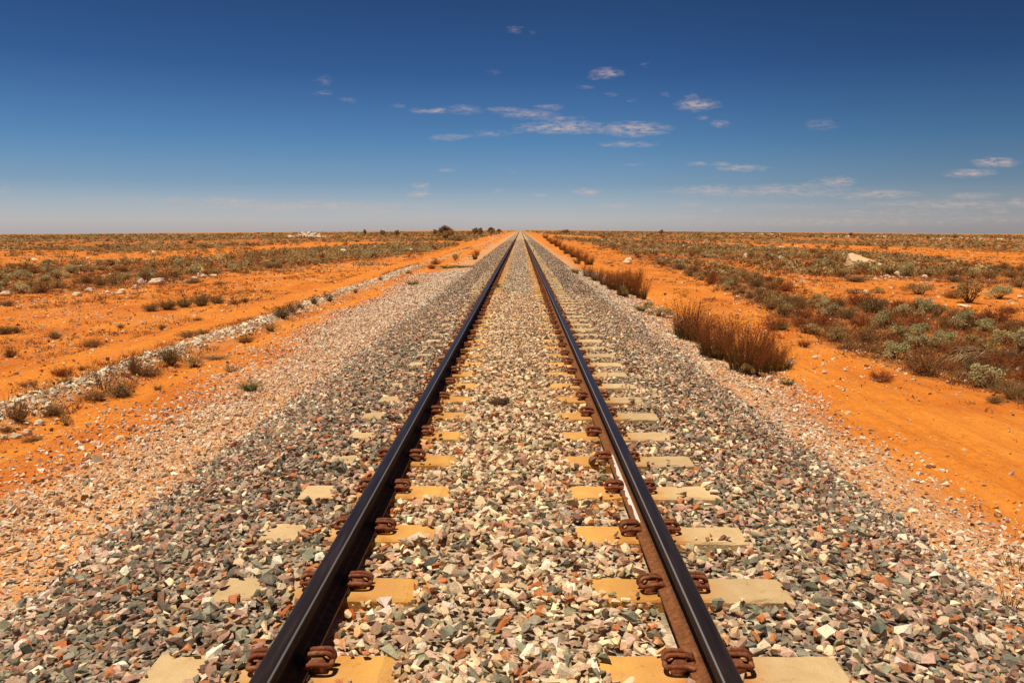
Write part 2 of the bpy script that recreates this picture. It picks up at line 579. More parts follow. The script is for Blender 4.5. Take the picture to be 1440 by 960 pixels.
# ------------------------------------------------------------------ stones
def hull(n, flat, seed, jag=0.35):
    r = random.Random(seed)
    bm = bmesh.new()
    for _ in range(n):
        v = Vector((r.gauss(0, 1), r.gauss(0, 1), r.gauss(0, 1))).normalized()
        s = 1 - jag * r.random()
        bm.verts.new((v.x * s, v.y * s * r.uniform(0.62, 0.9), v.z * s * flat))
    res = bmesh.ops.convex_hull(bm, input=bm.verts)
    junk = [g for g in set(res['geom_interior'] + res['geom_unused']) if isinstance(g, bmesh.types.BMVert)]
    bmesh.ops.delete(bm, geom=junk, context='VERTS')
    bmesh.ops.triangulate(bm, faces=bm.faces)
    bm.verts.ensure_lookup_table()
    for k, v in enumerate(bm.verts):
        v.index = k
    V = np.array([tuple(v.co) for v in bm.verts]) * 0.5
    T = np.array([[v.index for v in f.verts] for f in bm.faces])
    bm.free()
    return V, T


HULLS = [hull(10, random.uniform(0.36, 0.72), 100 + k, 0.42) for k in range(48)]
HULLS_LOW = [hull(6, random.uniform(0.42, 0.70), 300 + k, 0.2) for k in range(24)]


def rotations(n, tilt):
    az = RNG.uniform(0, 2 * math.pi, n)
    tx = RNG.normal(0, tilt, n)
    ty = RNG.normal(0, tilt, n)
    ca, sa, cx, sx, cy, sy = np.cos(az), np.sin(az), np.cos(tx), np.sin(tx), np.cos(ty), np.sin(ty)
    z, o = np.zeros(n), np.ones(n)
    Rz = np.array([[ca, -sa, z], [sa, ca, z], [z, z, o]]).transpose(2, 0, 1)
    Rx = np.array([[o, z, z], [z, cx, -sx], [z, sx, cx]]).transpose(2, 0, 1)
    Ry = np.array([[cy, z, sy], [z, o, z], [-sy, z, cy]]).transpose(2, 0, 1)
    return Rx @ Ry @ Rz


def stones_mesh(name, P, S, tint, hulls, tilt=0.4):
    n = len(P)
    which = RNG.integers(0, len(hulls), n)
    R = rotations(n, tilt)
    Vs, Ts, Ks, off = [], [], [], 0
    for k, (hv, ht) in enumerate(hulls):
        idx = np.nonzero(which == k)[0]
        if len(idx) == 0:
            continue
        v = np.einsum('nij,mj->nmi', R[idx], hv) * S[idx][:, None, None] + P[idx][:, None, :]
        nv = len(hv)
        t = ht[None] + (np.arange(len(idx)) * nv)[:, None, None] + off
        Vs.append(v.reshape(-1, 3))
        Ts.append(t.reshape(-1, 3))
        Ks.append(np.repeat(tint[idx], nv, 0))
        off += nv * len(idx)
    return tri_mesh(name, np.concatenate(Vs), np.concatenate(Ts), np.concatenate(Ks))


PAL = np.array([
    (0.135, 0.134, 0.096), (0.205, 0.202, 0.140), (0.30, 0.28, 0.195), (0.185, 0.100, 0.070), (0.38, 0.215, 0.145), (0.53, 0.345, 0.245),
    (0.47, 0.160, 0.050), (0.58, 0.41, 0.27), (0.70, 0.54, 0.375), (0.76, 0.645, 0.485), (0.48, 0.34, 0.215), (0.105, 0.088, 0.068)])
W_DARK = np.array([2.4, 2.8, 1.5, 2.6, 3.3, 2.2, 1.9, .8, .7, .55, .8, 1.4])
W_DUST = np.array([.35, .9, 1.2, .5, 1.4, 2.4, .6, 2.4, 3.4, 3.0, 1.3, .2])
W_PALE = np.array([.06, .15, .4, .15, .3, .6, .25, 2.0, 4.0, 4.8, .8, .04])


def palette(n, weights):
    p = weights / weights.sum()
    c = PAL[RNG.choice(len(PAL), n, p=p)]
    return np.clip(c * RNG.uniform(0.78, 1.22, (n, 1)) * RNG.uniform(0.94, 1.06, (n, 3)), 0.01, 0.85)


def jitter_grid(x0, x1, y0, y1, step):
    gx, gy = np.meshgrid(np.arange(x0, x1, step), np.arange(y0, y1, step))
    gx = gx.ravel() + RNG.uniform(-0.5, 0.5, gx.size) * step
    gy = gy.ravel() + RNG.uniform(-0.5, 0.5, gy.size) * step
    return gx, gy


def visible(x, y, z, m=110):
    qx, qy, qd = project(np.stack([x, y, z], 1))
    return (qd > 0.3) & (qx > -m - 500 / np.maximum(qd, .5)) & (qx < PH_W + m + 500 / np.maximum(qd, .5)) & (qy < PH_H + 160)


SLEEPER_Y0, SLEEPER_STEP, SLEEPER_W, SLEEPER_L = 3.37 - 0.67 * 6, 0.67, 0.225, 2.55
RAIL_C = 0.7175 + 0.035


def over_sleeper(x, y, grow=0.012):
    ph = (y - SLEEPER_Y0 + SLEEPER_STEP / 2) % SLEEPER_STEP - SLEEPER_STEP / 2
    return (np.abs(ph) < SLEEPER_W / 2 + grow) & (np.abs(x) < SLEEPER_L / 2 + grow)


def keep_clear(x, y):
    """True where the concrete or the steel lies bare."""
    sl = over_sleeper(x, y, 0.010 - 0.060 * np.clip((fbm(x * 7, y * 7, 13) - .45) * 3, 0, 1))
    row = np.floor((y - SLEEPER_Y0) / SLEEPER_STEP + 0.5).astype(int)
    r1 = vnoise(row * 7.3, row * 0 + 0.5, 5)
    r2 = vnoise(row * 5.1, row * 0 + 3.5, 6)
    bare_in = (np.abs(x) > 0.33 + 0.10 * r1 + 0.05 * (fbm(x * 9, y * 9, 3) - .5)) & (np.abs(x) < 0.72)
    bare_right = x > 0.8
    bare_left = (x < -1.02 - 0.10 * r2) | ((x > -0.93) & (x < -0.7))
    steel = np.abs(np.abs(x) - RAIL_C) < 0.085
    return (sl & (bare_in | bare_right | bare_left)) | steel


# the ballast bed under the stones, a sheet that carries them
def build_bed():
    ys = np.concatenate([np.arange(-6, 30, 0.12), np.geomspace(30.2, 6000, 120)])
    xs = np.concatenate([BX[:1], np.arange(-3.0, 3.01, 0.05), BX[-1:]])
    Xg, Yg = np.meshgrid(xs, ys)
    near = np.clip(1 - (Yg - 60) / 60, 0, 1)
    Zg = ballast_z(Xg, Yg) - 0.022 * near
    Zg = np.where(np.abs(Xg) < 1.29, np.minimum(Zg, -0.03), Zg)
    Zg = np.where(np.abs(np.abs(Xg) - RAIL_C) < 0.13, np.minimum(Zg, -0.055), Zg)
    cover = ((np.abs(Xg) < 0.42) | ((Xg > -1.36) & (Xg < -0.95))) & (Yg > 112)
    Zg = np.where(cover, 0.012, Zg)
    n, k = Xg.shape
    i, j = np.meshgrid(np.arange(n - 1), np.arange(k - 1), indexing='ij')
    a = (i * k + j).ravel()
    T = np.concatenate([np.stack([a, a + 1, a + k + 1], 1), np.stack([a, a + k + 1, a + k], 1)])
    V = np.stack([Xg.ravel(), Yg.ravel(), Zg.ravel()], 1)
    dust = np.clip(1 - (np.abs(V[:, 0]) - 0.7) / 0.5, 0, 1)
    me = tri_mesh('ballast_bed', V, T, np.stack([dust, dust, dust], 1), smooth=True)
    m, t, b = material('ballast_bed', 0.95)
    at_ = t.new('ShaderNodeAttribute', attribute_name='tint')
    geo = t.new('ShaderNodeNewGeometry')
    pos = geo.outputs['Position']
    vo = t.new('ShaderNodeTexVoronoi')
    vo.inputs['Scale'].default_value = 22.0
    t.link(pos, vo.inputs['Vector'])
    sp = t.new('ShaderNodeSeparateColor')
    t.link(vo.outputs['Color'], sp.inputs[0])
    cols = [(0.0, (0.13, 0.135, 0.10)), (0.2, (0.21, 0.20, 0.15)), (0.4, (0.28, 0.18, 0.12)), (0.6, (0.34, 0.25, 0.17)), (0.8, (0.45, 0.34, 0.22)), (1.0, (0.58, 0.47, 0.33))]
    dark = t.ramp(sp.outputs[0], cols)
    pale = t.ramp(sp.outputs[0], [(0.0, (0.27, 0.22, 0.16)), (0.4, (0.42, 0.31, 0.20)), (0.7, (0.55, 0.42, 0.28)), (1.0, (0.66, 0.54, 0.38))])
    c = t.mix(at_.outputs['Fac'], dark, pale)
    # dirt shows between stones near the eye; far off the stones fill the sheet
    t.link(c, b.inputs['Base Color'])
    bump(t, b, t.remap(vo.outputs['Distance'], 0.0, 0.6, 1.0, 0.0), 1.0, 0.03)
    o = link('ballast_bed', me, m)
    tag(o, 'long bed of crushed stone ballast carrying the railway track', 'ballast', kind='structure')
    return o


BED = build_bed()


def build_ballast():
    x, y = jitter_grid(-2.95, 3.0, 1.3, 20.0, 0.039)
    edge = 2.72 + (fbm(y * 0.9, y * 0 + 2, 7) - .5) * 0.35 + RNG.normal(0, 0.10, len(x))
    xs_, ys_ = jitter_grid(-1.2, .45, 1.3, 20.0, 0.034)
    more = over_sleeper(xs_, ys_) & ((xs_ < -.85) | (np.abs(xs_) < .45))
    x, y, edge = np.concatenate([x, xs_[more]]), np.concatenate([y, ys_[more]]), np.concatenate([edge, np.full(more.sum(), 9.0)])
    z = ballast_z(x, y)
    ok = (np.abs(x) < edge) & ~keep_clear(x, y) & visible(x, y, z)
    x, y, z = x[ok], y[ok], z[ok]
    n = len(x)
    s = np.clip(RNG.lognormal(math.log(0.058), 0.38, n), 0.024, 0.118)
    # stones lying on a covered sleeper sit on its face
    on = over_sleeper(x, y, 0.0)
    z = np.where(on & (np.abs(x) > .4), np.maximum(z, 0.012), z)
    z = z + RNG.uniform(-0.012, 0.016, n)
    mid = np.abs(x) < 0.66
    cen = np.clip(1.15 - np.abs(x) * 0.75, 0, 1)
    rgt = (x > 0.8) & (x < 1.9)
    pr = np.where(mid, 0.92, np.where(rgt, 0.45, 0.16 * 1.0))
    dusty = RNG.random(n) < np.maximum(pr, cen * 0.6)
    tint = np.where(dusty[:, None], palette(n, W_DUST), palette(n, W_DARK) * .93 + np.array([.50, .34, .22]) * .07)
    tint = np.where(dusty[:, None], tint * np.array([1.12, 1.03, .86]), tint)
    rust = (np.abs(np.abs(x) - RAIL_C) < 0.17) & (RNG.random(n) < 0.6)
    tint = np.where(rust[:, None], tint * np.array([0.95, 0.66, 0.45]), tint)
    P = np.stack([x, y, z], 1)
    # the 300 that show largest are stones of their own
    qx, qy, qd = project(P)
    inside = (qx > 4) & (qx < PH_W - 4) & (qy > 300) & (qy < PH_H - 3)
    show = np.where(inside, s / qd, 0)
    top = np.argsort(-show)[:300]
    rest = np.ones(n, bool)
    rest[top] = False
    me = stones_mesh('ballast_stones', P[rest], s[rest], tint[rest], HULLS)
    o = link('ballast_stones', me, M_STONE, BED)
    tag(o, kind='stuff')
    looks = []
    for k in range(60):
        hv, ht = HULLS[k % len(HULLS)]
        cme = tri_mesh('stone', hv, ht, palette(1, W_DARK if k % 5 < 3 else W_DUST))
        cme.materials.append(M_STONE)
        looks.append((cme, k % 5 >= 3))
    dark_l = [c for c, d in looks if not d]
    pale_l = [c for c, d in looks if d]
    for i in top:
        o = bpy.data.objects.new('stone', random.choice(pale_l if dusty[i] else dark_l))
        C.objects.link(o)
        o.parent = BED
        o.location = P[i]
        o.rotation_euler = (random.gauss(0, .4), random.gauss(0, .4), random.uniform(0, 6.28))
        o.scale = (s[i],) * 3
    # the stretch farther on, where a stone is one or two pixels
    x, y = jitter_grid(-2.9, 2.95, 20.0, 58.0, 0.076)
    x_, y_ = jitter_grid(-2.9, 2.95, 58.0, 125.0, 0.135)
    x, y = np.concatenate([x, x_]), np.concatenate([y, y_])
    edge = 2.7 + RNG.normal(0, 0.12, len(x))
    z = ballast_z(x, y)
    ok = (np.abs(x) < edge) & ~keep_clear(x, y)
    x, y, z = x[ok], y[ok], z[ok] + RNG.uniform(-0.02, 0.01, ok.sum())
    z = np.where(over_sleeper(x, y), np.maximum(z, 0.012), z)
    n = len(x)
    mid = np.abs(x) < 0.9
    tint = np.where((mid | (RNG.random(n) < .3))[:, None], palette(n, W_DUST), palette(n, W_DARK))
    me = stones_mesh('distant_ballast_stones', np.stack([x, y, z], 1), RNG.uniform(0.055, 0.095, n) * np.where(y > 58, 1.5, 1.0), tint, HULLS_LOW)
    tag(link('distant_ballast_stones', me, M_STONE, BED), kind='stuff')


build_ballast()


def build_gravel():
    # pale limestone gravel spilling down both shoulders
    x1, y1 = jitter_grid(-6.0, -2.35, 1.6, 42.0, 0.046)
    g = (fbm(x1 * 0.7, y1 * 0.35, 101) - 0.5) * 1.6
    dens = np.clip((x1 + 5.45 + g) / 1.5, 0.02, 1) * np.clip((-2.3 - x1) / 0.35, 0, 1)
    dens *= np.clip(3.25 - 2.9 * np.clip(fbm(x1 * 1.1, y1 * 0.5, 111) - .12 * np.clip((7 - y1) / 4, 0, 1) * 0 + .06 * np.clip((6.5 - y1) / 4, 0, 1), 0, 1), .12, 1)
    k1 = RNG.random(len(x1)) < dens
    x2, y2 = jitter_grid(2.35, 4.9, 1.6, 42.0, 0.046)
    g2 = (fbm(x2 * 0.7, y2 * 0.35, 101) - 0.5) * 1.6
    dens2 = np.clip((4.35 + g2 * .5 - x2) / 1.2, 0.02, 1) * np.clip((x2 - 2.3) / 0.35, 0, 1)
    dens2 *= np.clip(2.5 - 2.8 * fbm(x2 * 1.1, y2 * 0.6, 121), .15, 1)
    k2 = RNG.random(len(x2)) < dens2
    x, y = np.concatenate([x1[k1], x2[k2]]), np.concatenate([y1[k1], y2[k2]])
    z = np.maximum(ground_z(x, y), ballast_z(x, y) - 0.03 * (np.abs(x) > 2.7)) * (np.abs(x) < 2.85) + ground_z(x, y) * (np.abs(x) >= 2.85)
    ok = visible(x, y, z)
    x, y, z = x[ok], y[ok], z[ok]
    n = len(x)
    s = np.clip(RNG.lognormal(math.log(0.050), 0.38, n), 0.018, 0.11) * (1 + np.clip(y - 12, 0, 30) / 60)
    me = stones_mesh('shoulder_gravel', np.stack([x, y, z + s * 0.12], 1), s, palette(n, W_PALE), HULLS_LOW, 0.3)
    tag(link('shoulder_gravel', me, M_STONE, GROUND), kind='stuff')
    # the low windrow of limestone pieces a grader left along the left lane
    n = 8500
    y = 3.0 + 47 * RNG.random(n) ** 1.3
    gg = (fbm(-6.2 + 0 * y, y * 0.35, 101) - 0.5) * 1.6
    brk = fbm(y * 0.22, y * 0 + 9, 131)
    x = -6.25 - gg * 0.2 + RNG.normal(0, 0.19, n) + 0.5 * RNG.normal(0, 0.3, n) * (RNG.random(n) < .15)
    ok = (RNG.random(n) < np.clip((brk - 0.31) * 6, 0.10, 1)) & visible(x, y, ground_z(x, y))
    x, y = x[ok], y[ok]
    n = len(x)
    s = np.clip(RNG.lognormal(math.log(0.075), 0.40, n), 0.03, 0.24)
    P = np.stack([x, y, ground_z(x, y) + s * 0.15], 1)
    tint = np.array([0.82, 0.69, 0.49]) * RNG.uniform(0.6, 1.2, (n, 1)) * RNG.uniform(.96, 1.04, (n, 3))
    tag(link('limestone_windrow', stones_mesh('limestone_windrow', P, s, tint, HULLS, 0.5), M_LIME, GROUND), kind='stuff')
    # loose stones and dark chips strewn over the open soil
    n = 85000
    d = 3.0 * (75 / 3.0) ** RNG.random(n)
    a = RNG.uniform(-0.72, 0.72, n)
    x, y = d * np.tan(a), d
    w = np.abs(x)
    patch = fbm(x * 0.45, y * 0.25, 141)
    lane = (np.abs(x + 7.8) < 0.45) | (np.abs(x + 5.25) < 0.3) | (np.abs(x - 4.9) < 0.6)
    ok = (w > 3.3) & (RNG.random(n) < np.where(x < 0, 1.0, .75) * np.clip((patch - 0.33) * 4.5, 0.10, 1) * np.where(lane, 0.40, 1)) & visible(x, y, ground_z(x, y))
    x, y, d = x[ok], y[ok], d[ok]
    n = len(x)
    s = np.clip(RNG.lognormal(math.log(0.027), 0.55, n), 0.008, 0.16) * (1 + d / 28)
    kind = RNG.random(n)
    tint = np.where((kind < 0.62)[:, None], np.array([0.78, 0.61, 0.40]), np.where((kind < 0.82)[:, None], np.array([0.45, 0.22, 0.09]), np.array([0.14, 0.07, 0.035])))
    tint = tint * RNG.uniform(0.7, 1.2, (n, 1))
    me = stones_mesh('loose_stones', np.stack([x, y, ground_z(x, y) + s * 0.1], 1), s, tint, HULLS_LOW, 0.3)
    tag(link('loose_stones', me, M_LIME, GROUND), kind='stuff')


build_gravel()


# ------------------------------------------------------------------ railway track
def steel_material():
    m, t, b = material('rail_steel', 0.4)
    geo = t.new('ShaderNodeNewGeometry')
    pos = geo.outputs['Position']
    sp = t.new('ShaderNodeSeparateXYZ')
    t.link(pos, sp.inputs[0])
    top = t.remap(sp.outputs[2], 0.160, 0.166, 0, 1)
    n1 = t.noise(t.vmath('MULTIPLY', pos, (30.0, 2.0, 30.0)), 1.0, 4.0, 0.6)
    n2 = t.noise(pos, 45.0, 4.0, 0.65)
    rust = t.ramp(n2, [(0.3, (0.11, 0.038, 0.013)), (0.55, (0.21, 0.076, 0.024)), (0.75, (0.31, 0.135, 0.048))])
    webd = t.ramp(n2, [(0.3, (0.020, 0.010, 0.007)), (0.7, (0.055, 0.026, 0.014))])
    foot = t.remap(sp.outputs[2], 0.05, 0.035, 0, 1)
    side = t.mix(foot, webd, rust)
    worn = t.ramp(n1, [(0.3, (0.018, 0.011, 0.008)), (0.55, (0.030, 0.019, 0.014)), (0.75, (0.060, 0.040, 0.030))])
    ax = t.math('ABSOLUTE', sp.outputs[0])
    edge = t.math('MULTIPLY', t.remap(ax, RAIL_C - 0.0265, RAIL_C - 0.0285, 0, 1), t.remap(ax, RAIL_C - 0.0335, RAIL_C - 0.0315, 0, 1))
    worn = t.mix(t.math('MULTIPLY', edge, 0.6), worn, (0.42, 0.38, 0.36))
    t.link(t.mix(top, side, worn), b.inputs['Base Color'])
    t.link(t.math('MULTIPLY', top, 0.25), b.inputs['Metallic'])
    t.link(t.remap(top, 0, 1, 0.9, t.remap(n1, .3, .7, .34, .48)) if False else t.math('MULTIPLY_ADD', top, -0.56, t.remap(n1, .3, .7, .86, .96)), b.inputs['Roughness'])
    return m


def rail_profile():
    half = [(0.070, 0.012), (0.070, 0.022), (0.030, 0.034), (0.0125, 0.046), (0.0085, 0.065), (0.0085, 0.102), (0.013, 0.113), (0.034, 0.122), (0.0355, 0.128), (0.0352, 0.158),
            (0.0330, 0.1645), (0.0285, 0.1690), (0.0200, 0.1712), (0.0100, 0.1721)]
    return half + [(0.0, 0.1723)] + [(-x, z) for x, z in reversed(half)]


def build_rail(parent, side):
    prof = rail_profile()
    ys = np.concatenate([np.arange(-5, 40, 3.0), np.geomspace(42, 3500, 40)])
    n = len(prof)
    V = [(side * RAIL_C + x, y, z) for y in ys for x, z in prof]
    T = []
    for i in range(len(ys) - 1):
        for k in range(n):
            a, b = i * n + k, i * n + (k + 1) % n
            T += [(a, b, b + n), (a, b + n, a + n)]
    me = tri_mesh('rail', np.array(V), np.array(T))
    o = link('rail', me, M_STEEL, parent)
    return o


M_STEEL = steel_material()


def concrete_material():
    m, t, b = material('sleeper_concrete', 0.9)
    geo = t.new('ShaderNodeNewGeometry')
    pos = geo.outputs['Position']
    sp = t.new('ShaderNodeSeparateXYZ')
    t.link(pos, sp.inputs[0])
    n1 = t.noise(pos, 7.0, 5.0, 0.6)
    n2 = t.noise(pos, 120.0, 3.0, 0.6)
    plain = t.ramp(n1, [(0.3, (0.50, 0.34, 0.165)), (0.7, (0.62, 0.45, 0.24))])
    # rust washed off the clips stains the concrete, most of all between the rails
    stain = t.ramp(n1, [(0.3, (0.60, 0.265, 0.040)), (0.7, (0.74, 0.39, 0.080))])
    inner = t.math('ABSOLUTE', sp.outputs[0])
    f = t.remap(inner, 1.00, 0.80, 0.05, 0.95, smooth=True)
    c = t.mix(t.math('MULTIPLY', f, t.remap(n1, 0.25, 0.6, 0.6, 1.0)), plain, stain)
    n3 = t.noise(pos, 24.0, 4.0, 0.6)
    c = t.mix(t.remap(n3, 0.58, 0.74, 0, 0.55), c, (0.30, 0.17, 0.07))
    c = t.mix(t.remap(n2, 0.56, 0.75, 0, 0.4), c, (0.72, 0.58, 0.38))
    oi = t.new('ShaderNodeObjectInfo')
    own = t.new('ShaderNodeVectorMath', operation='SCALE')
    t.link(c, own.inputs[0])
    t.link(t.remap(oi.outputs['Random'], 0, 1, 0.92, 1.14), own.inputs['Scale'])
    # rust run-off by the clips, grease and dust in blots
    clipd = t.math('ABSOLUTE', t.math('SUBTRACT', inner, RAIL_C))
    run = t.math('MULTIPLY', t.remap(clipd, 0.30, 0.12, 0.0, 0.75), t.remap(n1, 0.38, 0.62, 0.0, 1.0))
    c = t.mix(run, own.outputs[0], (0.36, 0.13, 0.03))
    n5 = t.noise(pos, 3.3, 5.0, 0.65)
    c = t.mix(t.remap(n5, 0.57, 0.74, 0.0, 0.35), c, (0.40, 0.27, 0.13))
    t.link(c, b.inputs['Base Color'])
    bump(t, b, t.math('ADD', n2, t.math('MULTIPLY', n3, 0.9)), 0.7, 0.006)
    return m


def rust_material():
    m, t, b = material('clip_rust', 0.75)
    oi = t.new('ShaderNodeObjectInfo')
    geo = t.new('ShaderNodeNewGeometry')
    n1 = t.noise(geo.outputs['Position'], 60.0, 4.0, 0.65)
    c = t.ramp(n1, [(0.3, (0.075, 0.022, 0.009)), (0.5, (0.19, 0.052, 0.017)), (0.72, (0.36, 0.115, 0.032))])
    c = t.mix(t.math('MULTIPLY', oi.outputs['Random'], 0.5), c, (0.15, 0.036, 0.014))
    c = t.mix(t.remap(t.noise(geo.outputs['Position'], 18.0, 3.0, 0.6), 0.52, 0.7, 0.0, 0.55), c, (0.40, 0.22, 0.10))
    t.link(c, b.inputs['Base Color'])
    bump(t, b, n1, 0.5, 0.002)
    return m


M_CONC = concrete_material()
M_RUST = rust_material()
m_, t_, b_ = material('pad_rubber', 0.8)
b_.inputs['Base Color'].default_value = (0.05, 0.03, 0.02, 1)
M_PAD = m_


def sleeper_shape(seed=0, fine=True):
    """Concrete sleeper: trapezoid section, worn chamfered arrises and slightly chipped ends."""
    r = random.Random(seed)
    L, w, wb = SLEEPER_L / 2, SLEEPER_W / 2, SLEEPER_W / 2 + 0.022
    ch = 0.010
    sec = [(-wb, -0.20), (-w - 0.002, -ch), (-w + ch, 0.0), (w - ch, 0.0), (w + 0.002, -ch), (wb, -0.20)]
    xs = [-L, -L + 0.012, -L + 0.05, -L + 0.1, -1.1, -1.05, -1.0, -0.93, -0.82, -0.68, -0.6, -0.53, -0.47, -0.42, -0.34, -0.2, 0.2, 0.34, 0.42, 0.47, 0.53, 0.6, 0.68, 0.82, 0.93, 1.0, 1.05, 1.1, L - 0.1, L - 0.05, L - 0.012, L]
    if not fine:
        xs = [-L, -0.42, -0.3, 0.3, 0.42, L]
    V, T = [], []
    for k, x in enumerate(xs):
        endc = 0.012 if k in (0, len(xs) - 1) else 0.0
        dip = -0.055 * min(1.0, max(0.0, (0.42 - abs(x)) / 0.16))
        for (y, z) in sec:
            V.append((x, y * (1 - endc * 0.8) + r.gauss(0, 0.0030), z + (dip - endc if z > -0.1 else 0) + r.gauss(0, 0.0012)))
    n = len(sec)
    for i in range(len(xs) - 1):
        for k in range(n):
            a, b = i * n + k, i * n + (k + 1) % n
            T += [(a, a + n, b + n), (a, b + n, b)]
    for o, f in ((0, 1), ((len(xs) - 1) * n, -1)):
        for k in range(1, n - 1):
            T.append((o, o + k, o + k + 1)[::f])
    return np.array(V), np.array(T)


def smooth_path(pts, n=4):
    P = [np.array(p) for p in pts]
    out_ = []
    for i in range(len(P) - 1):
        p0, p1, p2, p3 = P[max(i - 1, 0)], P[i], P[i + 1], P[min(i + 2, len(P) - 1)]
        for k in range(n):
            t = k / n
            out_.append(0.5 * ((2 * p1) + (-p0 + p2) * t + (2 * p0 - 5 * p1 + 4 * p2 - p3) * t * t + (-p0 + 3 * p1 - 3 * p2 + p3) * t ** 3))
    out_.append(P[-1])
    return out_


def clip_parts(detail):
    """Spring clip at the foot of a rail; local x points away from the rail's centre line."""
    half = [(0.050, -0.012, 0.034), (0.055, -0.015, 0.050), (0.066, -0.016, 0.058), (0.082, -0.016, 0.061), (0.130, -0.0165, 0.061), (0.146, -0.0165, 0.053), (0.152, -0.016, 0.038), (0.149, -0.013, 0.022), (0.130, -0.008, 0.020)]
    loop = [(x, y + .024, z) for x, y, z in half] + [(x, -y + .024, z) for x, y, z in reversed(half)]
    path = smooth_path(loop, detail)
    V, T = tube(path, 0.0106, 8 if detail > 2 else 4)
    Vs, Ts, n = [V], [T], len(V)
    low = smooth_path([(0.052, -0.036, 0.030), (0.070, -0.036, 0.038), (0.100, -0.037, 0.041), (0.130, -0.036, 0.038), (0.149, -0.028, 0.032), (0.154, -0.010, 0.030), (0.152, 0.010, 0.034)], detail)
    V, T = tube(low, 0.0100, 8 if detail > 2 else 4)
    Vs.append(V)
    Ts.append(T + n)
    n += len(V)
    # cast shoulder standing in the sleeper, under the spring
    bw = [(0.074, -0.024), (0.132, -0.020), (0.132, 0.020), (0.074, 0.024)]
    tw = [(0.078, -0.017), (0.118, -0.014), (0.118, 0.014), (0.078, 0.017)]
    B = [(x, y, -0.02) for x, y in bw] + [(x, y, 0.026) for x, y in bw] + [(x, y, 0.050) for x, y in tw]
    F = []
    for r in (0, 4):
        for k in range(4):
            a, b = r + k, r + (k + 1) % 4
            F += [(a, b, b + 4), (a, b + 4, a + 4)]
    F += [(8, 9, 10), (8, 10, 11)]
    Vs.append(np.array(B))
    Ts.append(np.array(F) + n)
    n += len(B)
    # toe plate pressing on the rail foot
    B = [(0.044, -0.042, 0.030), (0.076, -0.042, 0.024), (0.076, 0.042, 0.024), (0.044, 0.042, 0.030), (0.046, -0.038, 0.044), (0.074, -0.038, 0.038), (0.074, 0.038, 0.038), (0.046, 0.038, 0.044)]
    F = []
    for k in range(4):
        a, b = k, (k + 1) % 4
        F += [(a, b, b + 4), (a, b + 4, a + 4)]
    F += [(4, 5, 6), (4, 6, 7)]
    Vs.append(np.array(B))
    Ts.append(np.array(F) + n)
    return np.concatenate(Vs), np.concatenate(Ts)


